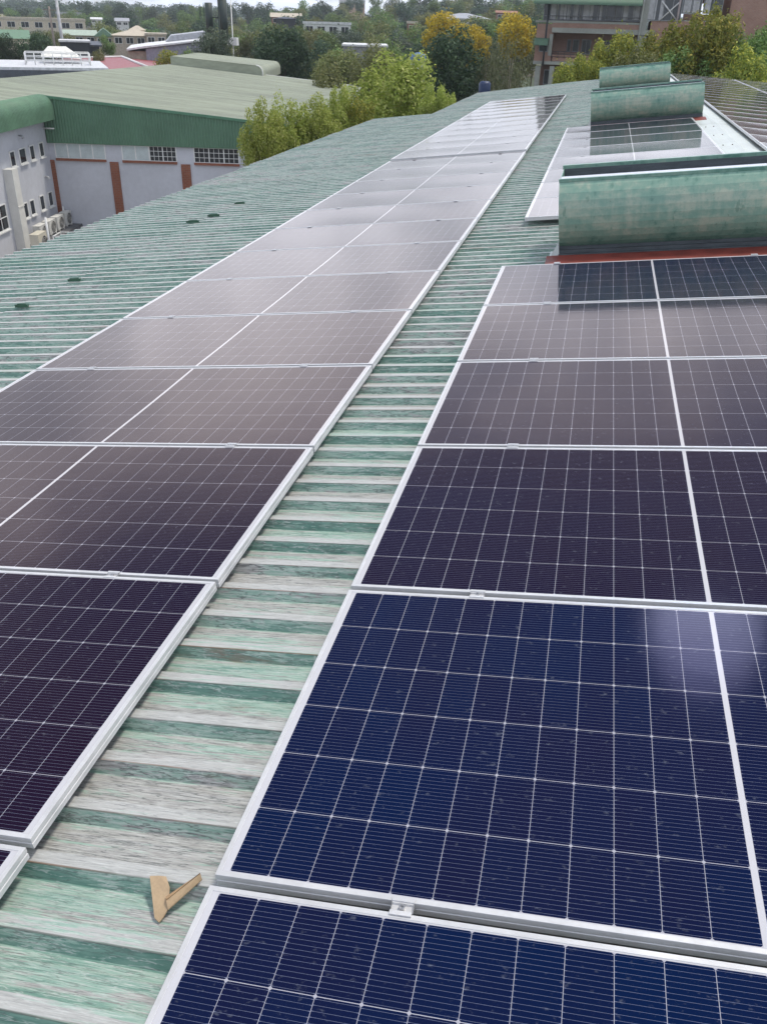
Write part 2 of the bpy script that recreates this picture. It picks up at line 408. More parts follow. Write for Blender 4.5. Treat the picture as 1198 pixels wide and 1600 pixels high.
M['screw'].name = 'rusty_screw_head'

# ------------------------------------------------------------------ ground
def mat_ground():
    t = NT('ground_grass_and_soil'); co = t.coord()
    a = t.noise(co, 0.03, 6); b = t.noise(co, 0.4, 5)
    c = t.mix(t.ramp(a, 0.4, 0.6), (0.055, 0.075, 0.03), (0.16, 0.13, 0.09)); c = t.mix(t.ramp(b, 0.3, 0.7, 0, 0.5), c, (0.04, 0.06, 0.02))
    return t.set(c, 0.95)
def make_ground():
    m = MB(); rs = [0, 20, 45, 80, 120, 160, 200, 250, 300, 370, 450, 540, 640, 760, 900, 1100, 1300, 1600, 2000, 2600, 3400]; n = 96
    vs = [(CW[0], CW[1], GROUND)]; fs = []
    for r in rs[1:]:
        for k in range(n):
            a = 2*math.pi*k/n; x, y = CW[0]+r*math.sin(a), CW[1]+r*math.cos(a); vs.append((x, y, hground(x, y)))
    for k in range(n): fs.append((0, 1+(k+1) % n, 1+k))
    for j in range(len(rs)-2):
        for k in range(n):
            a, b = 1+j*n+k, 1+j*n+(k+1) % n; fs.append((a, b, b+n, a+n))
    m.add(vs, fs, True)
    tag(m.build('ground', mat_ground()), 'grassy ground spreading to the hills on the horizon', 'ground', kind='structure')
make_ground()
m = MB(); m.add([(-42, -20, GROUND+.01), (-4, -20, GROUND+.01), (-4, 46, GROUND+.01), (-42, 46, GROUND+.01)], [(0, 1, 2, 3)])
tag(m.build('yard_paving', plain('worn_concrete_paving', (.27, .26, .25), .9, 0, .2, .5)), 'grey paved yard between the two buildings', 'paving', kind='structure')

# ------------------------------------------------------------------ the factory building under the panels
RIDGE = 2.62
RX = Vector(MS @ np.array([RIDGE, 0, 0]))
S2 = R(3.0)                                  # the slope beyond the ridge is flatter
ROT_NEAR = (0, -S, 0); ROT_FAR = (0, S2, 0)
def near(x, y, z=0.0): return Vector(MS @ np.array([x, y, z]))
def far(x, y, z=0.0): return RX + Vector((math.cos(S2)*x + math.sin(S2)*z, y, -math.sin(S2)*x + math.cos(S2)*z))
ZP, ZR = -0.125, -0.089                      # pan and rib top of the roof sheet
def rib_profile(y0, y1):
    pts = []; k0 = math.floor(y0/PITCH)-1
    for k in range(k0, int(y1/PITCH)+2):
        for ph, z in ((0.05, ZP), (0.15, ZR), (0.37, ZR), (0.47, ZP), (0.60, ZP), (0.64, ZP+.0025), (0.69, ZP), (0.83, ZP), (0.87, ZP+.0025), (0.92, ZP)):
            y = (k+ph)*PITCH
            if y0 <= y <= y1: pts.append((y, z))
    return pts
def roof_sheet(m, y0, y1, xa, xb, dz=0.0, jit=0.0):
    pr = rib_profile(y0, y1); nx = 6
    rows = []
    rnd = random.Random(5)
    off = {}
    for (y, z) in pr:
        s = math.floor(y/(PITCH*4)+0.02)
        if s not in off: off[s] = (rnd.uniform(-jit, jit), rnd.uniform(0, 0.003))
        a = (xa(y) if callable(xa) else xa)+off[s][0]
        row = []
        for i in range(nx+1):
            x = a+(xb-a)*i/nx
            wav = 0.004*math.sin(x*1.7+y*0.9)+0.003*math.sin(y*2.3+x*0.6)
            row.append((x, y, z+dz+off[s][1]+wav*0.6))
        rows.append(row)
    n = nx+1
    vs = [p for r in rows for p in r]
    fs = [(j*n+i, j*n+i+1, (j+1)*n+i+1, (j+1)*n+i) for j in range(len(rows)-1) for i in range(nx)]
    m.add(vs, fs)
fac = thing('factory_building', 'long factory hall whose faded green ribbed roof carries the solar panels', 'building')
m = MB()
roof_sheet(m, -5.0, 37.4, lambda y: -4.25 if y < 35.6 else -4.25+(y-35.6)*1.9, 2.56, 0.0, 0.01)
roof_sheet(m, -5.0, 25.95, -6.05, -4.05, -0.0055, 0.03)
o = m.build('roof', M['roof'], fac, False); o.rotation_euler = ROT_NEAR; ROOF = o
m = MB(); roof_sheet(m, -5.0, 36.6, 0.06, 11.0)
o = m.build('roof', M['roof'], fac, False); o.rotation_euler = ROT_FAR; o.location = RX
# pale ridge capping with lap seams and screws
m = MB(); xs = []
zc_ = -0.080
def capsec(y): return [tuple(near(2.25, y, zc_-0.035)), tuple(near(2.26, y, zc_)), tuple(near(2.56, y, zc_+.004)), tuple(near(2.62, y, zc_+.012)), tuple(far(0.06, y, zc_+.004)), tuple(far(0.36, y, zc_)), tuple(far(0.37, y, zc_-0.035))]
for k in range(-1, 10):
    ya, yb = -5+k*4.3, -5+(k+1)*4.3+0.09
    dz = 0.003*(k % 2)
    up = lambda s: [(p[0], p[1], p[2]+dz) for p in s]
    if ya < 37: m.strip(up(capsec(max(ya, -5))), up(capsec(min(yb, 36.9))))
capo = m.build('ridge_cap', M['ridge'], fac, False)
m = MB(); rr = random.Random(3)
for k in range(110):
    y = -2+k*0.3430+rr.uniform(-.02, .02)
    for x in (2.30,):
        c = near(x, y, zc_+.004); m.tube([c, c+Vector((0, 0, .008))], .011, 6)
    if k % 4 == 0:
        for x in (2.42, 2.55):
            c = near(x, y+.1, zc_+.004); m.tube([c, c+Vector((0, 0, .009))], .010, 6)
m.build('roof_screw', M['screw'], capo)['kind'] = 'stuff'
wallm = plain('grey_plastered_wall', (0.40, 0.40, 0.44), 0.9, 0.0, 0.12, 0.8)
def wall_under(m, x0, x1, y0, y1):
    z0, z1 = near(x0, 0, -0.16).z, near(x1, 0, -0.16).z
    X0, X1 = near(x0, 0, -.16).x, near(x1, 0, -.16).x
    m.prism([(X0, GROUND-.5), (X1, GROUND-.5), (X1, z1), (X0, z0)], 'y', y0, y1)
m = MB(); wall_under(m, -5.7, -4.0, -4.8, 25.7); m.build('wall', wallm, fac)
m = MB(); wall_under(m, -3.997, 2.3, -4.8, 35.2); m.build('wall', wallm, fac)
m = MB(); a, b = far(0.3, 0, -.16), far(10.6, 0, -.16)
m.prism([(a.x, GROUND-.5), (b.x, GROUND-.5), (b.x, b.z), (a.x, a.z)], 'y', -4.8, 36.2); m.build('wall', wallm, fac)

# ------------------------------------------------------------------ solar panels
PW, PL = 1.134, 2.279
def frame_mesh():
    prof = [(0.028, -.035), (0, -.035), (0, -.0200), (.0016, -.0185), (.0016, -.0165), (0, -.0150), (0, -.0006), (.0006, 0), (.0112, 0), (.0118, -.0006), (.0118, -.0035)]
    m = MB(); n = len(prof)
    cs = [lambda u: (u, u), lambda u: (PL-u, u), lambda u: (PL-u, PW-u), lambda u: (u, PW-u)]
    vs = []
    for c in cs:
        for (u, z) in prof: vs.append((*c(u), z))
    fs = []
    for k in range(4):
        for i in range(n-1):
            a, b = k*n+i, ((k+1) % 4)*n+i; fs.append((a, b, b+1, a+1))
    m.add(vs, fs); return m
def glass_mesh():
    m = MB(); nx, ny = 16, 8; g = 0.0113; vs = []
    for j in range(ny+1):
        for i in range(nx+1):
            u, v = i/nx, j/ny
            sag = 0.0036*(1-(2*u-1)**4)*(1-(2*v-1)**2)
            vs.append((g+(PL-2*g)*u, g+(PW-2*g)*v, -0.0014-sag))
    fs = [(j*(nx+1)+i, j*(nx+1)+i+1, (j+1)*(nx+1)+i+1, (j+1)*(nx+1)+i) for j in range(ny) for i in range(nx)]
    m.add(vs, fs, True); return m
def back_mesh():
    m = MB(); m.box(.012, PL-.012, .012, PW-.012, -.011, -.0072); return m
p0 = empty('solar_panel')
frame_mesh().build('frame', M['alu'], p0)
glass_mesh().build('glass', M['cells'], p0, False)
back_mesh().build('backsheet', M['backsheet'], p0)
prng = random.Random(11); used = []
def panel(frame_fn, rot, x, y, label, group, z=0.0, tint=0.5):
    o = p0 if not used else copy_tree(p0); used.append(o)
    o.location = frame_fn(x, y, z)
    o.rotation_euler = (R(prng.uniform(-.07, .07)), rot[1]+R(prng.uniform(-.06, .06)), 0)
    for ch in o.children:
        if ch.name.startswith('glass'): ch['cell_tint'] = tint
    tag(o, label, 'solar panel', group)
YR = [-1.1615, 0.0, 1.1585, 2.3130, 3.468, 4.624]
rl = ["dark blue solar panel cut off by the bottom photo edge, right row",
      "large dark blue solar panel with a soft bright glint, right row",
      "dark purple solar panel just beyond the one with the sun glint, right row",
      "greyish purple solar panel, third before the nearest green vent in the right row",
      "pale grey glinting solar panel, second before the nearest green vent in the right row",
      "solar panel directly in front of the nearest green vent, half mirroring it darkly"]
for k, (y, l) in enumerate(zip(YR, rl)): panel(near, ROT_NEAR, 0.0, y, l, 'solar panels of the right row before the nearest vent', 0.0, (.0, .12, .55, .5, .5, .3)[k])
YL = [0.042+1.1553*k+(0.075 if k >= 12 else 0) for k in range(-1, 24)]
XL = -0.510-PL
for k, y in enumerate(YL):
    if k == 0: l = 'solar panel showing only one corner at the bottom left photo edge'
    elif k == 1: l = 'dark purple solar panel, nearest large one at the left photo edge'
    elif k == 24: l = 'last solar panel at the far end of the long left row, beside the roof edge'
    elif k == 12: l = 'solar panel just before the wide gap halfway along the long left row'
    elif k == 13: l = 'solar panel just after the wide gap halfway along the long left row'
    elif k < 13: l = f'{ORD[k]} solar panel from the near end of the long left row'
    else: l = f'{ORD[k-13]} solar panel beyond the wide gap in the long left row'
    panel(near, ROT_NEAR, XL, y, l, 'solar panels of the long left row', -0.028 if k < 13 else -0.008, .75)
YM = [7.82+1.1585*k for k in range(8)]
for k, y in enumerate(YM):
    l = f'{ORD[k]} solar panel behind the nearest green vent, counted from that vent'
    if k == 7: l = 'solar panel touching the foot of the middle green vent, mirroring it darkly'
    panel(near, ROT_NEAR, 0.0, y, l, 'solar panels between the nearest and middle vents')
for k in range(25):
    y = 7.25+1.1553*k
    l = f'{ORD[k]} grey solar panel from the near end, row beyond the ridge cap'
    if k == 24: l = 'last solar panel at the far end of the row just beyond the ridge cap'
    panel(far, ROT_FAR, 0.27, y, l, 'solar panels of the first row beyond the ridge')
for k in range(13):
    y = 21.1+1.1553*k
    l = f'{ORD[k]} solar panel from the near end, outer row far beyond the ridge'
    panel(far, ROT_FAR, 2.62, y, l, 'solar panels of the outer row beyond the ridge')

# ------------------------------------------------------------------ clamps that hold the panels
def make_clamp():
    root = empty('panel_clamp')
    m = MB(); g = .0135; w = .0235                       # U-shaped clamp across the gap
    sec = [(-g-.0075, 0.0008), (-g-.0075, .0042), (-g+.002, .0042), (-g+.004, -.0045), (g-.004, -.0045), (g-.002, .0042), (g+.0075, .0042), (g+.0075, 0.0008), (g-.005, .0008), (g-.0065, -.0075), (-g+.0065, -.0075), (-g+.005, .0008)]
    m.prism(sec, 'x', -w, w); m.build('clamp_bracket', M['alu'], root)
    m = MB(); m.tube([(0, 0, -.0045), (0, 0, .0035)], [.0072, .0066], 14, False)
    n = 14; ang = [2*math.pi*k/n for k in range(n)]
    ou = [(.0066*math.cos(a), .0066*math.sin(a), .0035) for a in ang]+[(.0066, 0, .0035)]
    inn = [(.0036*math.cos(a), .0036*math.sin(a), .0035) for a in ang]+[(.0036, 0, .0035)]
    bot = [(.0036*math.cos(a), .0036*math.sin(a), -.002) for a in ang]+[(.0036, 0, -.002)]
    m.strip(ou, inn); m.strip(inn, bot); m.add(bot[:-1], [tuple(range(n))]); m.build('bolt', M['bolt'], root, False)
    m = MB()
    m.prism([(-.02, -.0885), (.02, -.0885), (.02, -.0365), (.008, -.0365), (.008, -.045), (-.008, -.045), (-.008, -.0365), (-.02, -.0365)], 'y', -.16, .16)
    m.build('mounting_rail', M['alu_dark'], root); return root
clamp0 = make_clamp(); cused = []
def clamp(x, y, label, group, z=0.0):
    o = clamp0 if not cused else copy_tree(clamp0); cused.append(o)
    o.location = near(x, y, z); o.rotation_euler = ROT_NEAR
    tag(o, label, 'clamp', group)
for k in range(len(YR)-1):
    yj = (YR[k]+PW+YR[k+1])/2
    for x, s in ((0.43, 'left'), (1.87, 'right')):
        where = ('just below the big panel with the sun glint' if k == 0 else 'just above the big panel with the sun glint' if k == 1 else f'at the {ORD[k]} panel joint from the bottom')
        clamp(x, yj, f'{s} silver clamp {where}, right row', 'clamps of the right row')
for x, s in ((0.43, 'left'), (1.87, 'right')):
    clamp(x, YR[-1]+PW+.009, f'{s} silver end clamp at the foot of the nearest green vent', 'clamps of the right row')
for k in range(len(YL)-1):
    yj = (YL[k]+PW+YL[k+1])/2
    for x, s in ((XL+.42, 'left'), (XL+PL-.42, 'right')):
        clamp(x, yj, f'{s} small silver clamp at the {ORD[k]} joint of the long left row', 'clamps of the long left row', -0.028 if k < 12 else -0.008)
for k in range(len(YM)-1):
    yj = (YM[k]+PW+YM[k+1])/2
    for x, s in ((0.43, 'left'), (1.87, 'right')):
        clamp(x, yj, f'{s} small silver clamp at the {ORD[k]} joint behind the nearest green vent', 'clamps of the short row behind the nearest vent')

# ------------------------------------------------------------------ curved roof vents
def arc3(p, q, r, n):
    (ax, ay), (bx, by), (cx, cy) = p, q, r
    d = 2*(ax*(by-cy)+bx*(cy-ay)+cx*(ay-by))
    ux = ((ax*ax+ay*ay)*(by-cy)+(bx*bx+by*by)*(cy-ay)+(cx*cx+cy*cy)*(ay-by))/d
    uy = ((ax*ax+ay*ay)*(cx-bx)+(bx*bx+by*by)*(ax-cx)+(cx*cx+cy*cy)*(bx-ax))/d
    rad = math.hypot(ax-ux, ay-uy)
    a0, a1, a2 = (math.atan2(t[1]-uy, t[0]-ux) for t in (p, q, r))
    if a2 > a0: a2 -= 2*math.pi
    if not (a2 < (a1 if a1 <= a0 else a1-2*math.pi) < a0): a2 += 2*math.pi
    return [(ux+rad*math.cos(a0+(a2-a0)*i/n), uy+rad*math.sin(a0+(a2-a0)*i/n)) for i in range(n+1)]
VL, VD, VH = 2.07, 0.66, 0.63
def make_vent():
    root = empty('roof_vent')
    A = arc3((.02, .10), (-.12, .33), (.0, VH), 10)
    Ai = [(y+.008, z-.002) for y, z in A]
    def sheet(a, b, x0, x1):
        m = MB()
        for q, sgn in ((a, 1), (b, 1)): m.strip([(x0, *p) for p in q], [(x1, *p) for p in q], False)
        m.strip([(x0, *a[0]), (x0, *b[0])], [(x1, *a[0]), (x1, *b[0])]); m.strip([(x0, *a[-1]), (x0, *b[-1])], [(x1, *a[-1]), (x1, *b[-1])])
        for x in (x0, x1): m.strip([(x, *p) for p in a], [(x, *p) for p in b])
        return m
    fb = sheet(A, Ai, 0, VL).build('front_baffle', M['vent'], root)
    m = MB(); m.box(-.004, VL+.004, -.022, .008, VH, VH+.006); m.box(-.004, VL+.004, -.022, -.018, VH-.018, VH-.0005); m.build('rim', M['vent'], fb)
    m = MB(); m.box(-.002, VL+.002, -.014, -.002, VH-.026, VH-.0185); m.build('rim_shadow_bead', M['vent_dark'], fb)  # dark bead paints the shadow line under the rim
    B = [(VD-y, z) for y, z in A]; Bi = [(VD-y, z) for y, z in Ai]
    rb = sheet(B, Bi, 0, VL).build('rear_baffle', M['vent'], root)
    m = MB(); m.box(-.004, VL+.004, VD-.012, VD+.022, VH+.01, VH+.026); m.box(-.004, VL+.004, VD-.016, VD-.012, VH-.006, VH+.026); m.build('rim', M['vent'], rb)
    m = MB(); m.box(.012, VL-.012, VD-.03, VD-.024, .1, VH-.001); m.build('inner_shade_sheet', M['flash_and_shade'], root)  # dark sheet added to paint the slot's shade onto the rear baffle
    ends = [(y+.004, z) for y, z in A]+[(VD-y-.004, z) for y, z in reversed(A)]
    ends = [(y, min(z, VH-.002)) for y, z in ends]
    for x0 in (.003, VL-.009):
        m = MB(); m.prism(ends, 'x', x0, x0+.006); m.build('end_plate', M['vent'], root)
    m = MB(); m.box(.01, VL-.01, .012, .17, VH-.008, VH-.0005); m.box(.01, VL-.01, .162, .17, VH-.4, VH-.0085); m.build('damper_plate', M['galv'], root)
    m = MB(); m.box(.0, VL, .06, VD-.06, -.02, .05)
    for i in range(3): m.box(-.005, VL+.005, -.05+i*.03, -.025+i*.03, -.0+i*.016+.03, .022+i*.026+.03)
    m.build('base_upstand', M['flash_and_shade'], root)
    m = MB(); m.prism([(-.36, .0), (-.06, .0), (-.06, .045), (-.30, .030), (-.36, .012)], 'x', -.10, VL+.05); m.build('front_flashing', M['redpaint'], root)
    m = MB(); m.add([(-.09, -.06, .003), (.0, -.06, .003), (-.002, -.01, .15), (-.002, .30, .003), (-.09, .30, .003)], [(0, 1, 2), (0, 2, 3, 4), (1, 3, 2)]); m.build('corner_flashing', M['ridge'], root, False)
    return root
v0 = make_vent()
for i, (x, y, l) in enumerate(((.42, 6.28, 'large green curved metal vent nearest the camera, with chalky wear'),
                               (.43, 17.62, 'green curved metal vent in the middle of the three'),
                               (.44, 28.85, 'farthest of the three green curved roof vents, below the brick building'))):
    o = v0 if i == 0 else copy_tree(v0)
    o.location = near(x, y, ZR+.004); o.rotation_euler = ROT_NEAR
    tag(o, l, 'roof vent', 'curved vents on the roof slope')

# ------------------------------------------------------------------ small things lying on the roof
def cardboard():
    t = thing('cardboard_scrap', 'bent strip of brown cardboard lying on the roof beside a panel', 'cardboard', near(-.15, .0, ZR+.001), ROT_NEAR)
    def flap(pts, th, name, mat, par):
        n = len(pts); m = MB()
        pts = [(p[0], p[1], p[2]*.7-.033+(p[1]+.062)/.09*.036) for p in pts]     # one end rests on the rib, the other in the pan
        v = [(*p[:2], p[2]) for p in pts]+[(*p[:2], p[2]+th) for p in pts]
        m.add(v, [tuple(range(n))[::-1], tuple(range(n, 2*n))]+[(i, (i+1) % n, n+(i+1) % n, n+i) for i in range(n)]); return m.build(name, mat, par)
    b = flap([(-.0453, .0289, .001), (-.022, .031, .004), (-.0036, .0325, .002), (.0144, .0109, .006), (.0267, -.0318, .005), (.021, -.048, .003), (.0146, -.0587, .002), (-.0006, -.0509, .0)], .0035, 'cardboard_panel', M['card'], t)
    f_ = flap([(.0288, -.0345, .010), (.0863, .0371, .004), (.0820, .0430, .016), (.021, -.0225, .021)], .003, 'folded_flap', M['card'], t)
    flap([(.021, -.0220, .0250), (.0818, .0432, .0200), (.0776, .0486, .004), (.0133, -.0104, .010)], .003, 'torn_edge', M['card_edge'], f_)
cardboard()
for k, (x, y, w, l) in enumerate(((-4.18, 6.25, .14, 'small dark green scrap on the roof, second nearest of the five'),
                              (-4.15, 5.34, .13, 'small dark green scrap on the roof nearest the left photo edge'),
                              (-4.30, 9.25, .18, 'small dark green scrap on the roof, nearest of the far three'),
                              (-4.18, 9.64, .17, 'small dark green scrap on the roof, middle of the far three'),
                              (-4.18, 10.56, .16, 'small dark green scrap on the roof, farthest of the far three'))):
    m = MB(); n = 6; top = []; rnd = random.Random(k)
    a = [(-w/2, -.024), (w/2, -.026), (w/2-.02, .022), (-w/2, .024+rnd.uniform(-.004, .004))]
    m.prism(a, 'z', 0.0, .022); m.prism([(p[0]*.7, p[1]*.6) for p in a], 'z', .0222, .028)
    o = m.build('sheet_scrap', M['patchg']); o.location = near(x, y+.0, ZR+.004); o.rotation_euler = ROT_NEAR
    tag(o, l, 'scrap', 'dark green scraps on the roof')

# ------------------------------------------------------------------ the green roofed hall on the left
KX, KY = -25.89, 39.5
HROT = math.atan2(.187, .983)
hall = thing('workshop_hall', 'grey walled workshop with a wide green ribbed roof, green fascia and brick piers', 'building', (KX, KY, 0), (0, 0, HROT))
plaster = plain('lavender_grey_plaster', (0.52, 0.53, 0.57), 0.9, 0.0, 0.09, 0.5)
hgreen = plain('green_fascia_sheet', (0.10, 0.195, 0.125), 0.5, 0.0, 0.12, 0.8)
hroofm = plain('aged_green_hall_roof', (0.30, 0.325, 0.25), 0.6, 0.0, 0.24, 0.5, (0.35, 2.2, 1))
brick = mat_brick('red_brick', (0.24, 0.075, 0.04), (0.30, 0.10, 0.055), (0.25, 0.16, 0.12))
whitef = plain('white_paint', (0.72, 0.72, 0.70), 0.5, 0.0, 0.06)
glassd = NT('dark_window_glass').set((0.02, 0.024, 0.028), 0.08)
glassp = plain('whitewashed_glass', (0.48, 0.54, 0.54), 0.35, 0.0, 0.1, 3)
cream = plain('cream_paint', (0.58, 0.54, 0.44), 0.6, 0.0, 0.1)
concrete = plain('weathered_concrete', (0.30, 0.31, 0.28), 0.9, 0.0, 0.15, 0.8)
ztop = lambda x: -1.77-.0808*x
m = MB(); m.box(0, 13.4, 0, 32, GROUND-.5, -3.0); m.box(-12, -5, -11, 31.9, GROUND-.5, -4.3); m.box(-4.99, -.002, -11, 28, GROUND-.5, -2.6)
hw = m.build('wall', plaster, hall)
def corrug(m, n0, n1, pitch, amp, fn, phase=8):
    k = int((n1-n0)/pitch*phase)
    rows = []
    for i in range(k+1):
        t_ = n0+(n1-n0)*i/k; c = math.cos(2*math.pi*(t_-n0)/pitch)
        c = max(-.7, min(.7, c*1.2))/.7
        rows.append(fn(t_, amp*c))
    n = len(rows[0])
    m.add([p for r in rows for p in r], [(i*n+j, i*n+j+1, (i+1)*n+j+1, (i+1)*n+j) for i in range(k) for j in range(n-1)])
m = MB()
corrug(m, 0.02, 13.5, .145, .018, lambda x, a: [(x, -.16+a, -3.88), (x, -.16+a, ztop(x)-.02)])
m.box(.02, 13.5, -.13, .05, -3.9, -3.86)
m.build('fascia', hgreen, hall)
m = MB()
m.prism([(-.05, ztop(-.05)-.10), (13.55, ztop(13.55)-.10), (13.55, ztop(13.55)+.025), (-.05, ztop(-.05)+.025)], 'y', -.225, -.182); m.build('verge_trim', plain('verge_green', (0.085, 0.21, 0.125), 0.5), hall)
rx = lambda y: -4.6+.092*y
m = MB()
corrug(m, -.18, 32, .19, .022, lambda y, a: [(-4, ztop(-4)+a, 0)]*0+[(rx(y)+i*(13.55-rx(y))/5, y, ztop(rx(y)+i*(13.55-rx(y))/5)+a) for i in range(6)], 6)
corrug(m, -11, -.19, .19, .022, lambda y, a: [(rx(y), y, ztop(rx(y))+a), (-.1, y, ztop(-.1)+a)], 6)
m.add([(rx(-11), -11, ztop(rx(-11))), (rx(32), 32, ztop(rx(32))), (-12, 32, -4.6), (-12, -11, -4.6)], [(0, 1, 2, 3)])
m.build('roof', hroofm, hall, False)
m = MB()
bn = [(-.1, -1.76)]+[(.12+.48*math.sin(a), -2.27+.5*math.cos(a)) for a in [i*math.pi/2/7 for i in range(8)]]+[(.6, -2.5), (.58, -2.82)]
def bull(y, a):
    out = []
    for i, (x, z) in enumerate(bn):
        p, q = bn[max(0, i-1)], bn[min(len(bn)-1, i+1)]; tx, tz = q[0]-p[0], q[1]-p[1]; l = math.hypot(tx, tz)
        out.append((x-tz/l*a*.0+(-tz/l)*a, y, z+tx/l*a))
    return out
corrug(m, -11, -.02, .145, .034, bull)
m.add([(x, -.015, z) for x, z in bn]+[(-.1, -.015, -2.82)], [tuple(range(len(bn)+1))])
m.build('bullnose_eave', plain('aged_green_eave', (0.15, 0.27, 0.17), 0.55, 0.0, 0.15, 1.0), hall, False)
m = MB(); m.box(.0, .62, -.012, .04, -3.86, -1.9); m.build('corner_panel', plain('dark_green_panel', (0.025, 0.10, 0.075), 0.5), hall)
for x0, x1 in ((-.06, .20), (3.0, 3.43), (6.58, 7.04), (10.2, 10.65)):
    m = MB(); m.box(x0, x1, -.07, .02, GROUND-.4, -4.70); m.build('brick_pier', brick, hall)
def strip_window(x0, x1, z0, z1, n, mat, bars):
    f = MB(); w = (x1-x0)/n
    for i in range(n+1): f.box(x0+i*w-.025, x0+i*w+.025, -.03, .01, z0, z1)
    f.box(x0, x1, -.028, .01, z1-.03, z1-.001); f.box(x0, x1, -.028, .01, z0+.001, z0+.03)
    if bars:
        for i in range(n):
            for k in (1, 2): f.box(x0+i*w+w*k/3-.01, x0+i*w+w*k/3+.01, -.022, .005, z0, z1)
        for k in (1, 2): f.box(x0, x1, -.020, .005, z0+(z1-z0)*k/3-.01, z0+(z1-z0)*k/3+.01)
    o = f.build('window', whitef, hall)
    p = MB(); p.box(x0, x1, -.012, .004, z0+.002, z1-.002); p.build('pane', mat, o)
    s_ = MB(); s_.box(x0-.02, x1+.02, -.09, .02, z0-.11, z0-.004); s_.build('sill', brick, o)
strip_window(.33, 2.82, -4.60, -3.90, 4, glassp, False)
strip_window(3.68, 5.02, -4.60, -3.90, 2, glassp, False)
strip_window(5.05, 6.38, -4.60, -3.90, 2, glassd, True)
strip_window(7.28, 9.5, -4.60, -3.90, 3, glassd, True)
strip_window(10.9, 13.1, -4.60, -3.90, 3, glassd, True)
def wing_window(y, w, z0, z1, opened=False, cross=False):
    f = MB()
    for a, b in ((y-w/2, y-w/2+.05), (y+w/2-.05, y+w/2)): f.box(-.01, .035, a, b, z0, z1)
    for a, b in ((z0, z0+.05), (z1-.05, z1)): f.box(-.01, .033, y-w/2, y+w/2, a, b)
    if cross: f.box(-.01, .03, y-.02, y+.02, z0, z1); f.box(-.01, .028, y-w/2, y+w/2, (z0+z1)/2-.02, (z0+z1)/2+.02)
    o = f.build('window', whitef, hall)
    p = MB(); p.box(-.005, .012, y-w/2+.03, y+w/2-.03, z0+.03, z1-.03); p.build('pane', glassd, o)
    s_ = MB(); s_.box(0, .09, y-w/2-.04, y+w/2+.04, z0-.06, z0-.004); s_.build('sill', whitef, o)
for y, w in ((-4.25, .55), (-3.15, .75), (-2.05, .55), (-.92, .55)): wing_window(y, w, -4.45, -3.78)
for y, w in ((-3.95, .75), (-3.05, .55), (-1.85, .55), (-.78, .55)): wing_window(y, w, -6.78, -6.08)
wing_window(-6.5, 1.3, -6.85, -5.75, cross=True)
fm0 = plain('pale_duct', (0.66, 0.65, 0.61), 0.6, 0.0, 0.07)
m = MB(); m.box(.0, .42, -5.45, -4.85, GROUND, -4.4); m.box(.42, .445, -5.47, -4.83, -6.03, -5.97); m.build('cable_duct', fm0, hall)
m = MB(); m.tube([(.3, -.12, GROUND), (.3, -.12, -6.9)], .04, 8); m.build('downpipe', whitef, hall)
m = MB(); m.tube([(.0, -.3, -3.22), (.55, -.3, -3.22)], .035, 8); m.build('overflow_pipe', whitef, hall)
for y, z in ((-1.0, -5.35), (-3.2, -3.25)):
    m = MB(); m.tube([(.0, y, z), (.16, y, z), (.2, y, z-.12)], [.03, .05, .08], 8); m.build('wall_lamp', plain('lamp_grey', (.5, .5, .5)) if z < -4 else M['alu_dark'], hall)
m = MB(); m.box(.0, 1.15, -4.9, -.02, GROUND-.3, -7.74); m.build('plinth', plain('dark_plinth', (0.12, 0.12, 0.125), 0.9), hall)
# rear tier of the hall roof with a rounded end
m = MB()
bn2 = [(-1.6, -1.05), (5.2, -1.52)]+[(5.2+.5*math.sin(a), -2.02+.5*math.cos(a)) for a in [i*math.pi/2/6 for i in range(1, 7)]]+[(5.7, -2.5)]
corrug(m, 30.5, 40, .19, .02, lambda y, a: [(x, y, z+a) for x, z in bn2], 6)
m.add([(x, 30.5, z) for x, z in bn2]+[(-1.6, 30.5, -2.5)], [tuple(range(len(bn2)+1))])
ro = m.build('rear_roof', hroofm, hall, False)
m = MB(); m.tube([(x+.01, 30.46, z+.02) for x, z in bn2[1:]], .05, 6); m.build('white_edge_trim', whitef, ro)
m = MB(); m.prism([(-1.6, ztop(-1.6)-.04), (13.55, ztop(13.55)-.04), (13.55, ztop(13.55)+.04), (-1.6, ztop(-1.6)+.04)], 'y', 31.96, 32.1); m.build('rear_edge_trim', whitef, hall)

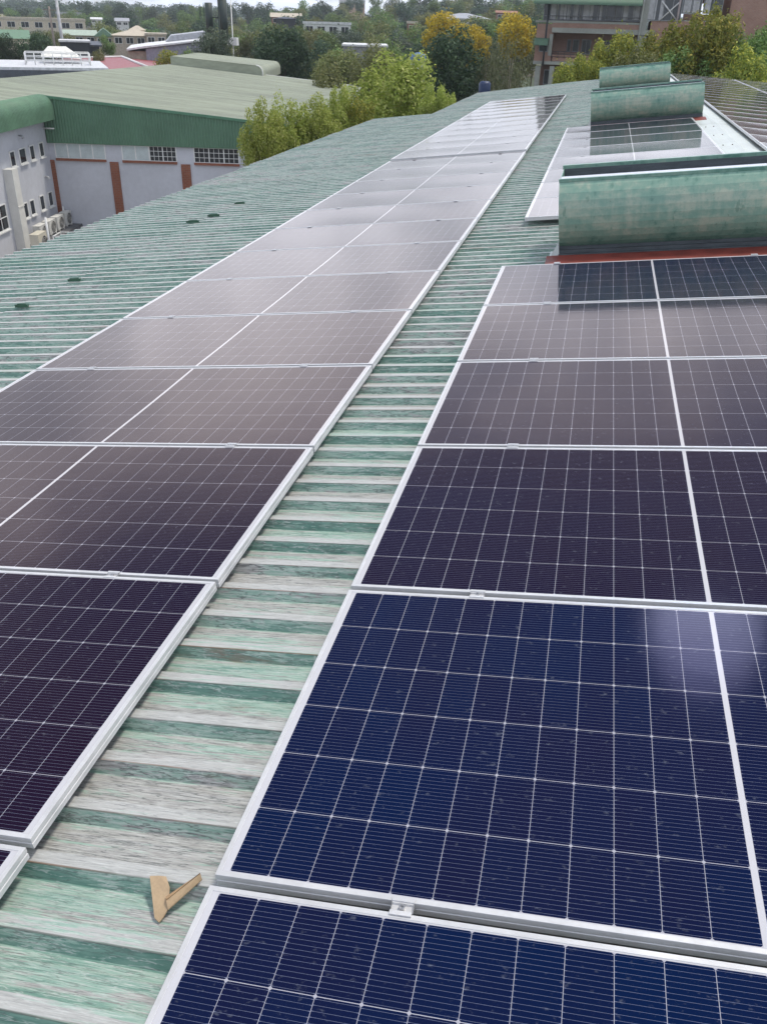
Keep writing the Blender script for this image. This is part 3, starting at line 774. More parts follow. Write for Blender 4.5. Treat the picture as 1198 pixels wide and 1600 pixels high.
def hl(x, y, z=0): # hall coordinates -> world
    c, s_ = math.cos(HROT), math.sin(HROT); return (KX+c*x-s_*y, KY+s_*x+c*y, z)
def ac_unit(pos, rot, w, h, d, label, beige=False):
    t = thing('air_conditioner', label, 'air conditioner', pos, (0, 0, rot), 'outdoor air conditioner units by the grey wall')
    body = cream if beige else plain('ac_white', (.62, .61, .57), .5)
    m = MB(); m.box(-w/2, w/2, -d/2, d/2, .06, h); m.box(-w/2-.008, w/2+.008, -d/2-.008, d/2+.008, h, h+.02)
    for x in (-w*.35, w*.35): m.box(x-.03, x+.03, -d/2-.03, d/2+.03, 0, .06)
    m.build('casing', body, t)
    m = MB(); cx, cz, r = w*.12, h*.53, min(h*.4, w*.34)
    n = 20
    m.add([(cx+r*math.cos(2*math.pi*k/n), -d/2-.006, cz+r*math.sin(2*math.pi*k/n)) for k in range(n)], [tuple(range(n))])
    g = m.build('fan_opening', plain('ac_dark', (.05, .05, .055), .6), t, False)
    m = MB()
    for q in range(1, 5):
        pts = [(cx+r*q/4*math.cos(2*math.pi*k/n), -d/2-.016, cz+r*q/4*math.sin(2*math.pi*k/n)) for k in range(n+1)]
        m.tube(pts, .009, 4, False)
    for k in range(6): m.tube([(cx, -d/2-.016, cz), (cx+r*math.cos(k*math.pi/3), -d/2-.016, cz+r*math.sin(k*math.pi/3))], .009, 4)
    m.build('fan_guard', plain('ac_grille', (.42, .41, .38), .5), g)
    return t
acr = HROT+math.pi/2                         # fronts face away from the wing wall
for (y, l) in ((-3.85, 'white air conditioner unit nearest the cream duct, first of four on the ledge'),
               (-2.75, 'white air conditioner unit with the darkest fan, second of four on the ledge'),
               (-1.7, 'white air conditioner unit, third of four on the ledge'),
               (-.65, 'white air conditioner unit nearest the brick corner pier')):
    ac_unit(hl(.55, y, -7.73), acr, .86, .66, .34, l)
ac_unit(hl(1.3, -5.9, -7.95), acr, .95, .95, .4, 'beige air conditioner unit standing in front of the cream duct', True)
t = thing('pipe_rack', 'white tubular rack standing at the left photo edge below the big window', 'rack', hl(2.2, -6.4, -8.0), (0, 0, HROT))
m = MB()
for x in (0, .8):
    for y in (0, .9): m.tube([(x, y, 0), (x, y, 1.0)], .03, 6)
for z in (.25, .5, .75, 1.0):
    for y in (0, .9): m.tube([(0, y, z), (.8, y, z)], .025, 6)
    for x in (0, .8): m.tube([(x, 0, z), (x, .9, z)], .025, 6)
m.build('rails', whitef, t); m = MB(); m.tube([(0, -.5, 0), (0, -.5, 1.9)], .05, 8); m.build('post', whitef, t)

# ------------------------------------------------------------------ facades placed along sight lines
class Facade:
    def __init__(s, px, py, D):
        p = P(px, py, D); d = p-CW; d[2] = 0; d /= np.linalg.norm(d)
        s.p = p; s.w = d; s.u = np.array([d[1], -d[0], 0]); s.rot = math.atan2(s.u[1], s.u[0]); s.D = D
    def pt(s, px, py):                       # -> (along, height) on the facade plane
        r = ray(px, py); X = CW+r*((s.w@(s.p-CW))/(s.w@r)); return float((X-s.p)@s.u), float(X[2])
    def base(s): return (s.p[0], s.p[1], 0.0)
def fbox(m, F, x0, y0, x1, y1, d0, d1):      # box from photo corners (left, top, right, bottom), depth d0..d1
    xm, ym = (x0+x1)/2, (y0+y1)/2
    a = F.pt(x0, ym)[0]; b = F.pt(x1, ym)[0]; t_ = F.pt(xm, y0)[1]; bt = F.pt(xm, y1)[1]
    m.box(a, b, d0, d1, bt, t_); return a, b, bt, t_
facm = {}
def fm(name, col, **k):
    if name not in facm: facm[name] = plain(name, col, **k)
    return facm[name]
def house(name, label, D, x0, x1, yr, ye, yb, wall, roof, kind='gable', depth=9.0, wins=4, cat='house', group=None):
    F = Facade((x0+x1)/2, yb, D); t = thing(name, label, cat, F.base(), (0, 0, F.rot), group)
    a, _ = F.pt(x0, ye); b, _ = F.pt(x1, ye); xm = (x0+x1)/2
    ze = F.pt(xm, ye)[1]; zr = F.pt(xm, yr)[1]; zb = F.pt(xm, yb)[1]
    g = min(hground(F.p[0], F.p[1])-1, zb-.5)
    m = MB(); m.box(a, b, 0, depth, g, ze); m.build('wall', wall, t)
    o = .35; m = MB()
    if kind == 'gable':
        m.prism([(-o, ze-.02), (depth+o, ze-.02), (depth/2, max(zr, ze+.3))], 'x', a-o, b+o)
    elif kind == 'gable_front':
        m.prism([(a-o, ze-.02), (b+o, ze-.02), ((a+b)/2, max(zr, ze+.3))], 'y', -o, depth)
    elif kind == 'hip':
        z2 = max(zr, ze+.3); i = min(depth/2, (b-a)*.42)
        v = [(a-o, -o, ze), (b+o, -o, ze), (b+o, depth+o, ze), (a-o, depth+o, ze), (a+i, depth/2, z2), (b-i, depth/2, z2)]
        m.add(v, [(0, 1, 5, 4), (1, 2, 5), (2, 3, 4, 5), (3, 0, 4), (3, 2, 1, 0)])
    elif kind == 'shed':
        z2 = max(zr, ze+.2); m.add([(a-o, -o, ze), (b+o, -o, ze), (b+o, depth, z2), (a-o, depth, z2), (a-o, -o, ze-.2), (b+o, -o, ze-.2), (b+o, depth, z2-.2), (a-o, depth, z2-.2)], [(0, 1, 2, 3), (4, 7, 6, 5), (0, 4, 5, 1), (1, 5, 6, 2), (2, 6, 7, 3), (3, 7, 4, 0)])
    else:
        m.box(a-.15, b+.15, -.15, depth+.15, ze, max(zr, ze+.15))
    m.build('roof', roof, t)
    hgt = ze-max(zb, g)
    for i in range(wins):
        c = a+(b-a)*(i+.5)/wins; w = min(1.0, (b-a)/wins*.3); zt = ze-max(.35, hgt*.2); z0 = max(zt-1.3, zb+.2)
        if zt-z0 < .3: continue
        f = MB(); f.box(c-w-.07, c+w+.07, -.06, .02, z0-.07, zt+.07); fo = f.build('window', whitef, t)
        f = MB(); f.box(c-w, c-.04, -.075, -.01, z0, zt); f.box(c+.04, c+w, -.075, -.01, z0, zt); f.build('pane', glassd, fo)
    return F, t
wh = fm('white_wall', (.62, .62, .60), rough=.8); wcream = fm('cream_wall', (.55, .48, .37), rough=.85); beige = fm('beige_wall', (.42, .35, .28), rough=.85)
grroof = fm('pale_green_roof', (.36, .43, .36), rough=.6); greyroof = fm('grey_roof', (.32, .33, .36), rough=.5); whroof = fm('white_roof', (.62, .62, .62), rough=.5)
redroof = fm('red_roof', (.27, .062, .066), rough=.55, var=.15); brownw = fm('brick_house_wall', (.27, .13, .09), rough=.9); tan = fm('tan_roof', (.48, .42, .33), rough=.7)
greenroof = fm('mid_green_roof', (.14, .24, .16), rough=.6); greyw = fm('violet_grey_wall', (.27, .27, .32), rough=.85); darkm = fm('dark_opening', (.035, .04, .045), rough=.8)
house('office_block', 'long cream building with a pale flat roof far off on the left skyline', 300, -60, 133, 27, 31, 47, wcream, tan, 'flat', 14, 9, 'building')
house('office_block', 'low grey blue building just above the long cream one', 420, 88, 128, 19, 23, 31, greyw, greyroof, 'flat', 14, 5, 'building')
house('house', 'house with a green pitched roof among trees at the left photo edge', 165, -8, 45, 47, 60, 64, wcream, greenroof, 'gable', 9, 3)
house('house', 'low house with a long pale green roof beside the gabled beige house', 190, 97, 150, 47, 55, 66, beige, grroof, 'gable', 9, 3)
house('house', 'beige house front with a small steep gable and round windows', 186, 150, 176, 44, 57, 68, wcream, greenroof, 'gable_front', 10, 2)
house('house', 'broad beige house with a stepped pale roof behind the grey warehouse', 184, 176, 246, 47, 56, 70, beige, tan, 'hip', 12, 4)
house('house', 'small pale pavilion roof rising above the broad beige house', 196, 204, 226, 40, 47, 58, wcream, tan, 'hip', 6, 0)
house('house', 'brownish low house end right of the broad beige house', 180, 228, 260, 52, 55, 68, beige, tan, 'flat', 8, 2)
house('house', 'tiny white house with a pale roof on the far left hillside, left one of two', 330, 143, 159, 27, 30, 36, wh, whroof, 'gable', 8, 2)
house('house', 'small white house with bluish roof on the far hillside, right one of two', 310, 181, 201, 28, 33, 40, wh, greyroof, 'gable', 8, 2)
house('house', 'pink brown house on the far left skyline at the photo edge', 400, -10, 14, 22, 27, 36, fm('pink_wall', (.42, .33, .31)), tan, 'hip', 10, 2)
F, t = house('carport', 'white roofed carport with dark open bays in front of the pale green roofed house', 135, 94, 140, 63, 66, 80, darkm, whroof, 'flat', 6, 0, 'carport')
F, t = house('carport', 'dark curved roof shelter right of the white carport', 136, 137, 155, 66, 70, 80, darkm, fm('dark_roof', (.06, .07, .09)), 'shed', 6, 0, 'carport')
# grey warehouse: long side wall and pale roof
F = Facade(262, 88, 118); t = thing('warehouse', 'grey warehouse with a pale stepped metal roof behind the green hall', 'warehouse', F.base(), (0, 0, F.rot))
a, z1 = F.pt(228, 76); b, z2 = F.pt(322, 64); z0 = F.pt(262, 95)[1]
m = MB(); m.prism([(a, hground(F.p[0], F.p[1])-1), (b, hground(F.p[0], F.p[1])-1), (b, z2), (a, z1)], 'y', 0, 16); m.build('wall', greyw, t)
m = MB(); m.prism([(a-2.2, z1-.25), (a-.2, z1+.05), (b+.3, z2+.05), (b+.3, z2+.2), (a-.2, z1+.25), (a-2.2, z1-.05)], 'y', -.3, 16); r_ = m.build('roof', whroof, t)
m = MB(); c0 = a+(b-a)*.30; m.prism([(c0, z1+.3), (b+.3, z2+.22), (b+.3, z2+.9), (c0+1, z1+1.3)], 'y', 8, 15.9); m.build('raised_roof', greyroof, r_)
m = MB(); m.box(a-2.1, a-.01, .5, 14, hground(F.p[0], F.p[1])-1, z1-.3); m.build('wall', beige, t)
# red roofs
F = Facade(190, 112, 92); t = thing('red_roofed_building', 'building with a broad flat red metal roof behind the green hall', 'building', F.base(), (0, 0, F.rot))
gz = GROUND-.5
a, zf = F.pt(135, 116); b, zf2 = F.pt(232, 106); cx, zb_r = F.pt(200, 89.5)
ridge_y = 26.0
def plane_pts(): return [(a-9, 0, zf-.45), (b, 0, zf2), (b-2.2, ridge_y, P(203, 89.5, 92+ridge_y)[2]), (a-9, ridge_y, P(80, 95, 92+ridge_y)[2])]
pp = plane_pts(); m = MB(); m.add(pp+[(x, y, z-.18) for x, y, z in pp], [(0, 1, 2, 3), (7, 6, 5, 4), (0, 4, 5, 1), (1, 5, 6, 2), (2, 6, 7, 3), (3, 7, 4, 0)])
pr_ = m.build('roof', redroof, t)
m = MB(); m.tube([Vector(pp[1])+Vector((0, 0, .05)), Vector(pp[2])+Vector((0, 0, .05))], .14, 6); m.tube([Vector(pp[2])+Vector((0, 0, .05)), Vector(pp[3])+Vector((0, 0, .05))], .12, 6); m.build('white_ridge_trim', whitef, pr_)
q = [(b+.3, 0, zf2-.1), (b+5.6, 0, zf2-.75), (b+2.0, ridge_y, pp[2][2]-.35), (b-1.9, ridge_y, pp[2][2]-.1)]
m = MB(); m.add(q+[(x, y, z-.15) for x, y, z in q], [(0, 1, 2, 3), (7, 6, 5, 4), (0, 4, 5, 1), (1, 5, 6, 2), (2, 6, 7, 3), (3, 7, 4, 0)]); m.build('lower_roof', redroof, t)
m = MB(); m.box(a-2.5, b-.6, .6, ridge_y-1, gz, min(zf-1.3, zf2-1)); m.build('wall', wcream, t)
# white flat deck with railing and canopy
F = Facade(80, 118, 82); t = thing('flat_roofed_building', 'white flat roofed building with a dark fascia beside the red roof', 'building', F.base(), (0, 0, F.rot))
a, zd = F.pt(-60, 114); b, zd2 = F.pt(170, 107)
m = MB(); m.box(a, b, 0, 13, zd2-.18, zd2+.02); m.build('roof', fm('pale_deck', (.55, .56, .58), rough=.6), t)
m = MB(); m.box(a+.1, b-.1, -.06, .2, zd2-.75, zd2-.19); m.build('fascia', fm('dark_fascia', (.07, .08, .10)), t)
m = MB(); m.box(a+.3, b-.5, .25, 12.5, gz, zd2-.2); m.build('wall', wh, t)
Fr = Facade(90, 100, 86); t = thing('roof_railing', 'white tubular railing around the flat deck on the left', 'railing', Fr.base(), (0, 0, Fr.rot))
a, _ = Fr.pt(41, 100); b, _ = Fr.pt(142, 100); z1 = zd2+.02; z2 = Fr.pt(90, 83)[1]
m = MB(); n = 7
for i in range(n+1):
    x = a+(b-a)*i/n; m.tube([(x, 0, z1), (x, 0, z2)], .05, 6)
    if i in (0, 3, 4, 7): m.tube([(x, 3, z1), (x, 3, z2)], .05, 6); 
for x in (a, b):
    for k in (1, .6, .3): m.tube([(x, 0, z1+(z2-z1)*k), (x, 3, z1+(z2-z1)*k)], .035, 6)
for k in (1, .66, .33): m.tube([(a, 0, z1+(z2-z1)*k), (b, 0, z1+(z2-z1)*k)], .04, 6); m.tube([(a, 3, z1+(z2-z1)*k), (b, 3, z1+(z2-z1)*k)], .04, 6)
m.build('railing_bars', whitef, t)
Fc = Facade(97, 95, 88.5); t = thing('canopy_tent', 'white pyramid canopy standing behind the white railing', 'canopy', Fc.base(), (0, 0, Fc.rot))
a, ze = Fc.pt(64, 86); b, _ = Fc.pt(128, 90); pk = Fc.pt(94, 73.5); w = b-a
m = MB(); c = (a+b)/2-.3
m.add([(a, 0, ze-.1), (b, 0, ze-.25), (b, 3.5, ze-.2), (a, 3.5, ze), (c-.7, 1.5, pk[1]), (c+.8, 1.5, pk[1]), (c+.8, 2.1, pk[1]), (c-.7, 2.1, pk[1])], [(0, 1, 5, 4), (1, 2, 6, 5), (2, 3, 7, 6), (3, 0, 4, 7), (4, 5, 6, 7), (3, 2, 1, 0)]); m.build('canopy', fm('white_canvas', (.74, .73, .68)), t)
for x in (a+.1, b-.1):
    for y in (.15, 3.3):
        m = MB(); m.tube([(x, y, zd2), (x, y, ze-.12)], .04, 6); m.build('pole', whitef, t)
# houses among the trees in the middle distance
house('house', 'white house with a tan gabled roof high among the trees left of centre', 250, 424, 470, 20, 27, 37, brownw, tan, 'gable', 10, 3)
house('house', 'dark blue roofed house in front of the tan gabled house', 240, 431, 461, 26, 29, 40, darkm, fm('navy_roof', (.05, .06, .09)), 'hip', 8, 0)
house('house', 'long white house with dark windows in the trees above the big dark tree', 205, 474, 548, 34, 38, 56, wh, whroof, 'flat', 10, 4)
house('hospital_block', 'large pale flat topped building on the skyline at the top centre', 480, 530, 570, -3, 5, 16, fm('orange_tan', (.48, .33, .24)), whroof, 'flat', 40, 5, 'building')
house('house', 'white long roofed house behind the yellow flowering tree', 235, 680, 768, 20, 29, 36, wh, greyroof, 'hip', 12, 5)
house('house', 'red brick house end behind the right yellow flowering tree', 230, 775, 806, 16, 20, 36, brownw, brownw, 'gable', 10, 2)
house('house', 'small brick house end peeking out between the trees near centre', 215, 636, 652, 33, 37, 46, brownw, tan, 'flat', 8, 1)
house('shed', 'plain grey shed wall showing between trees left of the light green tree', 108, 536, 604, 70, 73, 96, fm('shed_grey', (.25, .25, .27)), whroof, 'flat', 9, 0, 'shed')
# masts and poles
def mast(name, label, cat, px, ytop, ybase, D, r, mat, extra=None):
    b = P(px, ybase, D); g = hground(b[0], b[1]); top = P(px, ytop, D)[2]
    t = thing(name, label, cat, (b[0], b[1], g)); m = MB(); m.tube([(0, 0, 0), (0, 0, top-g)], [r, r*.7], 8); m.build('pole', mat, t)
    if extra: extra(t, top-g)
    return t
polem = fm('timber_pole', (.22, .18, .15)); steelm = fm('steel_mast', (.42, .42, .43)); dkgreen = fm('mast_dark_green', (.03, .045, .04))
def ants(t, h):
    for dx_a, hh, off in ((-1.05, 2.6, -.35), (.45, 3.4, .0)):
        m = MB(); m.tube([(dx_a, 0, h-hh+off), (dx_a, 0, h+off)], .36, 10); m.build('antenna_shroud', dkgreen, t)
        m = MB(); m.tube([(0, 0, h-hh*.6), (dx_a, 0, h-hh*.6)], .06, 6); m.build('bracket', dkgreen, t)
mast('cell_mast', 'dark green mast with two thick antenna shrouds near the silvery dark tree', 'mast', 345, -2, 60, 96, .17, dkgreen, ants)
def boxy(t, h):
    m = MB(); m.box(-.5, .5, -.3, .3, h-4.3, h-3.6); m.build('equipment_box', whitef, t)
mast('flag_mast', 'slim white mast right of the dark green antenna mast', 'mast', 364, -6, 62, 100, .07, whitef, boxy)
def arm(t, h):
    m = MB(); m.box(-1.0, 1.0, -.06, .06, h-.5, h-.38); m.build('crossarm', polem, t)
mast('utility_pole', 'tall pale pole leaning into the sky above the cream block', 'pole', 93, -8, 32, 150, .28, steelm)
mast('utility_pole', 'shorter timber pole left of the tall pale pole', 'pole', 82, 10, 46, 150, .2, polem, arm)

# ------------------------------------------------------------------ the brick apartment building
F = Facade(985, 60, 92); bb = thing('brick_building', 'brown brick building with balconies, glazed top floor and green awnings behind the trees', 'building', F.base(), (0, 0, F.rot))
bbrick = mat_brick('brown_brick', (0.33, 0.175, 0.125), (0.39, 0.22, 0.165), (0.34, 0.28, 0.24)); bbrick.name = 'brown_brick'
gp = GROUND-.6
def bpart(name, mat, rects, parent=None):
    m = MB()
    for (x0, y0, x1, y1, d0, d1) in rects: fbox(m, F, x0, y0, x1, y1, d0, d1)
    return m.build(name, mat, parent or bb)
# main volume behind the balconies, solid right wing
bpart('wall', bbrick, [(862, -42, 1006, 170, 2.6, 16), (1006, 33, 1130, 170, .0, 16), (1130, -42, 1290, 170, -.4, 16), (836, 37, 862, 98, .05, 12), (862.1, 37, 1005, 45, .02, .3), (862.1, 87, 1005, 98, .02, .3), (1006, -42, 1130, -3, 0, 16)])
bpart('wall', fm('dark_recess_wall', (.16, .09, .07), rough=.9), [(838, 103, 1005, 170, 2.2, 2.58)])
bpart('concrete_slab', concrete, [(862, 45.2, 1023, 53, -.25, 2.58), (832, 98, 1005, 103, -.2, 2.55), (836, 33.5, 1005, 37, .0, 2.57), (836, -42, 1006, -3, .3, 2.55)])
for x0, x1, y0, y1 in ((833, 840, 103, 170), (855, 862, 103, 170), (1000, 1008, -3, 98), (857, 862, 53, 87)):
    bpart('column', concrete, [(x0, y0, x1, y1, -.1, .4)])
# glazed top floor
gl = NT('enclosed_balcony_glass').set((0.06, 0.068, 0.075), 0.1)
curt = fm('pale_curtain', (.42, .42, .43), rough=.9)
fr_ = fm('grey_window_frame', (.22, .23, .24), rough=.5)
def bwindow(x0, y0, x1, y1, d, n=2, frame=None, curtains=()):
    f = MB(); a, b, z0, z1 = fbox(MB(), F, x0, y0, x1, y1, 0, 1)
    w = .07
    for i in range(n+1):
        x = a+(b-a)*i/n; f.box(x-w/2, x+w/2, d-.06, d+.02, z0, z1)
    f.box(a, b, d-.055, d+.02, z0, z0+w); f.box(a, b, d-.055, d+.02, z1-w, z1)
    o = f.build('window', frame or fr_, bb)
    p = MB(); p.box(a, b, d-.02, d+.01, z0+.01, z1-.01); p.build('pane', gl, o)
    if curtains:
        c = MB()
        for u0, u1 in curtains: c.box(a+(b-a)*u0, a+(b-a)*u1, d-.035, d-.021, z0+.1, z1-.1)
        c.build('curtain', curt, o)
    return o
for x0, x1, cs in ((849, 869, ((.55, .95),)), (871, 906, ((.1, .38), (.42, .55), (.7, .9))), (908, 960, ((.05, .35), (.55, .62))), (962, 1001, ((.3, .5), (.7, .95)))):
    bwindow(x0, 1, x1, 33, .35, 4 if x1-x0 > 30 else 2, None, cs)
bwindow(1008, -2, 1064, 33, -.02, 4, None, ((.05, .3), (.4, .5)))
bwindow(1066, -2, 1095, 22, -.02, 2, fr_, ((.05, .45), (.55, .9)))
bwindow(1099, -2, 1128, 22, -.02, 2, fr_, ((.05, .35),))
m = MB(); a, z1 = F.pt(1034, 2); b, z0 = F.pt(1057, 33); m.tube([(a, -.12, z0), (b, -.12, z1)], .06, 6); m.tube([(a, -.2, z1), (b, -.2, z0)], .06, 6); m.build('cross_brace', fm('brace_white', (.6, .6, .58)), bb)
bpart('panel', fm('brown_panel', (.14, .075, .055)), [(1066, 22.5, 1129, 32.8, -.05, .02)])
# second floor recess openings
for x0, y0, x1, y1, n in ((883, 62, 888, 82, 1), (892, 62, 901, 82, 1), (906, 62, 920, 86, 2), (939, 63, 950, 80, 2), (965, 63, 979, 72, 2), (990, 64, 999, 82, 1)):
    bwindow(x0, y0, x1, y1, 2.56, n, fr_)
for x0, y0, x1, y1 in ((846, 110, 854, 134), (877, 112, 889, 134), (945, 112, 960, 134)): bwindow(x0, y0, x1, y1, 2.16, 1, fr_)
m = MB(); a, z1 = F.pt(862, 80); b, _ = F.pt(1003, 80)
for dz in (0, -.22, -.44): m.tube([(a, -.05, z1+dz), (b, -.05, z1+dz)], .025, 5)
for i in range(15): x = a+(b-a)*i/14; m.tube([(x, -.05, z1-.55), (x, -.05, z1)], .022, 5)
m.build('railing', fm('railing_dark', (.06, .055, .055)), bb)
m = MB(); a, z1 = F.pt(850, 24); b, _ = F.pt(1003, 24)
for dz in (0, -.3): m.tube([(a, .15, z1+dz), (b, .15, z1+dz)], .025, 5)
for i in range(26): x = a+(b-a)*i/25; m.tube([(x, .15, z1-.6), (x, .15, z1)], .018, 5)
m.build('railing', fm('railing_grey', (.16, .16, .17)), bb)
def awning(x0, x1, y0, y1, label=None):
    a, b, z0, z1 = fbox(MB(), F, x0, y0, x1, y1, 0, 1); h = z1-z0; m = MB()
    pts = [(-math.sin(i*math.pi/2/8)*1.15, z1-h*(1-math.cos(i*math.pi/2/8))) for i in range(9)]
    for o in (0, -.03): m.strip([(a, y, z+o) for y, z in pts], [(b, y, z+o) for y, z in pts], True)
    for x in (a, b): m.add([(x, y, z) for y, z in pts]+[(x, 0, z0)], [tuple(range(10))])
    return m.build('awning', fm('green_awning', (.07, .135, .085), rough=.6), bb, False)
awning(836, 857, 59, 70)
awning(836, 1004, -4, 7.5)
bwindow(842, 69, 855, 81, .04, 1, fr_)
for x, y0, y1, mt in ((1006.5, -4, 100, concrete), (1063, -4, 62, fm('pipe_pinkgrey', (.30, .25, .24))), (859, -4, 103, darkm)):
    a, zt = F.pt(x, y0); _, zb = F.pt(x, y1); m = MB(); m.tube([(a, -.33, zb), (a, -.33, zt)], .09, 6); m.build('downpipe', mt, bb)

# ------------------------------------------------------------------ trees
LEAF = dict(
    dark=mat_leaf('dark_green_leaves', (.026, .056, .030), (.060, .105, .048), (.10, .155, .08)),
    olive=mat_leaf('olive_leaves', (.130, .155, .048), (.230, .245, .088), (.30, .30, .13), .3),
    mid=mat_leaf('mid_green_leaves', (.092, .160, .045), (.180, .260, .078), (.25, .33, .11), .3),
    grey=mat_leaf('grey_green_leaves', (.065, .098, .062), (.13, .165, .11), (.21, .24, .18)),
    light=mat_leaf('light_green_leaves', (.25, .32, .055), (.43, .48, .12), (.54, .55, .19), .4, 0.4),
    yellow=mat_leaf('yellow_flower_clusters', (.52, .39, .03), (.76, .60, .06), (.20, .22, .05), .25, 0.2),
    birch=mat_leaf('dry_olive_leaves', (.085, .10, .045), (.16, .165, .085), (.20, .20, .12), .3),
    ygreen=mat_leaf('yellow_green_leaves', (.16, .21, .038), (.34, .36, .070), (.55, .50, .09), .35),
)
bark = plain('grey_brown_bark', (.10, .08, .06), .9, 0, .3, 6, (1, 1, .3)); pbark = plain('pale_bark', (.34, .30, .25), .9, 0, .25, 6, (1, 1, .3))
def crown_mesh(seed, n, leaf, shape='round', lobes=12, aspect=1.0):
    """leaf-sized faces through the crown's volume; unit crown of radius .5 from z .2 to 1"""
    r = np.random.RandomState(seed)
    L = []
    for i in range(lobes):
        for _ in range(40):
            p = r.uniform(-1, 1, 3)
            if np.linalg.norm(p) < 1: break
        z = p[2]
        if shape == 'round': c = np.array([p[0]*.34, p[1]*.34, .60+z*.26]); rad = r.uniform(.13, .21)
        elif shape == 'spread': c = np.array([p[0]*.38, p[1]*.38, .68+z*.17]); rad = r.uniform(.10, .17)
        elif shape == 'column': zz = .5+z*.42; w = .34*(1-abs(z)*.55); c = np.array([p[0]*w, p[1]*w, zz]); rad = r.uniform(.12, .2)
        elif shape == 'spray': c = np.array([p[0]*.40, p[1]*.40, .55+z*.30*(1-.45*math.hypot(p[0], p[1])**2)]); rad = r.uniform(.055, .115)
        elif shape == 'cypress': zz = .52+z*.44; c = np.array([p[0]*.12, p[1]*.12, zz]); rad = .26*(1.05-zz)+.06
        else: c = np.array([p[0]*.36, p[1]*.36, .56+z*.30]); rad = r.uniform(.09, .15)
        L.append((c, rad))
    w = np.array([q[1]**2 for q in L]); w /= w.sum()
    idx = r.choice(len(L), n, p=w)
    C = np.array([q[0] for q in L])[idx]; RD = np.array([q[1] for q in L])[idx]
    d = r.normal(size=(n, 3)); d /= np.linalg.norm(d, axis=1)[:, None]
    rr = r.uniform(.35, 1.0, n)**.5*(1+.22*r.normal(size=n)*(r.rand(n) < .35))
    sq = np.array({'cypress': [.8, .8, 1.6], 'spray': [.95, .95, 1.2]}.get(shape, [1, 1, .8]))
    p = C+d*RD[:, None]*rr[:, None]*sq
    zl, zh = np.percentile(p[:, 2], (1, 99)); p[:, 2] = .2+(p[:, 2]-zl)/(zh-zl)*.8
    p[:, :2] *= .46/np.percentile(np.linalg.norm(p[:, :2], axis=1), 97)
    L = [(np.array([q[0][0], q[0][1], min(.2+(q[0][2]-zl)/(zh-zl)*.8, .95)]), q[1]) for q in L]
    nn = d*.9+r.normal(size=(n, 3))*.55+np.array([0, 0, .35]); nn /= np.linalg.norm(nn, axis=1)[:, None]
    t = np.cross(nn, r.normal(size=(n, 3))); t /= np.linalg.norm(t, axis=1)[:, None]; b = np.cross(nn, t)
    s = leaf*r.uniform(.55, 1.3, n)[:, None]
    V = np.stack([p-t*s*1.15, p-b*s*.55+nn*s*.12, p+t*s*1.15, p+b*s*.55+nn*s*.12], 1).reshape(-1, 3)
    me = bpy.data.meshes.new('crown'); me.vertices.add(n*4); me.vertices.foreach_set('co', V.ravel().astype(np.float32))
    me.loops.add(n*4); me.loops.foreach_set('vertex_index', np.arange(n*4, dtype=np.int32))
    me.polygons.add(n); me.polygons.foreach_set('loop_start', np.arange(0, n*4, 4, dtype=np.int32)); me.polygons.foreach_set('loop_total', np.full(n, 4, np.int32))
    me.update(); return me, L
def trunk_mesh(seed, L, stems=1, r0=.028):
    r = random.Random(seed); m = MB()
    for s_ in range(stems):
        a = r.uniform(0, 6.28); o = .0 if stems == 1 else .06
        bx, by = o*math.cos(a), o*math.sin(a)
        top = (bx*2.5+r.uniform(-.04, .04), by*2.5+r.uniform(-.04, .04), .66 if stems == 1 else .88)
        pts = [(bx, by, -.03), (bx*1.2+r.uniform(-.01, .01), by*1.2, .18), (bx*1.6, by*1.6+r.uniform(-.02, .02), .4), top]
        m.tube(pts, [r0*1.3, r0, r0*.75, r0*.3], 7)
    for c, rad in L[:9]:
        z0 = min(.42, c[2]-.12); m.tube([(0, 0, max(.1, z0-.05)), (c[0]*.5, c[1]*.5, (z0+c[2])/2+.03), tuple(c)], [r0*.5, r0*.35, r0*.12], 5)
    return m.data('trunk')
PROTO = {}
def proto(key, seed, n, leaf, shape, lobes, stems=1, r0=.028):
    me, L = crown_mesh(seed, n, leaf, shape, lobes); PROTO[key] = (me, trunk_mesh(seed, L, stems, r0))
for i in range(3): proto(f'far{i}', 20+i, 2600, .030, 'round', 13)
proto('far3', 30, 2600, .028, 'spread', 15)
proto('far4', 33, 2400, .026, 'column', 12)
proto('cyp', 40, 2200, .022, 'cypress', 16, 1, .02)
_mats = {}
def tree(name, label, D, px, ytop, w, key, leaf, group=None, barkm=None, sink=0.0, asp=None):
    """w: crown width in photo pixels; the trunk stands on the ground"""
    t_ = P(px, ytop, D); g = hground(t_[0], t_[1])-sink; H = t_[2]-g
    if H < 2: return None
    wm = np.linalg.norm((P(px+w/2, ytop, D)-P(px-w/2, ytop, D)))
    rt = thing(name, label, 'tree', (t_[0], t_[1], g), (0, 0, 0), group)
    cm, tm = PROTO[key]
    if asp is None: asp = {'cyp': 4.2, 'far4': 1.9, 'birch': 2.6}.get(key, 1.15)
    ck = (key, leaf)
    if ck not in _mats:
        a = cm.copy(); a.materials.clear(); a.materials.append(LEAF[leaf]); b_ = tm.copy(); b_.materials.clear(); b_.materials.append(barkm or bark); _mats[ck] = (a, b_)
    a, b_ = _mats[ck]
    rz = trnd.uniform(0, 6.28)
    for nm, me in (('trunk', b_), ('crown', a)):
        o = bpy.data.objects.new(nm, me); COL.objects.link(o); o.parent = rt
        o.rotation_euler = (0, 0, rz)
        k = wm/.86; kz = min(H, k*asp)
        if nm == 'crown': o.scale = (k, k, kz); o.location = (0, 0, H-kz*.985)
        else: o.scale = (k*.8, k*.8, H)
    return rt
trnd = random.Random(99)
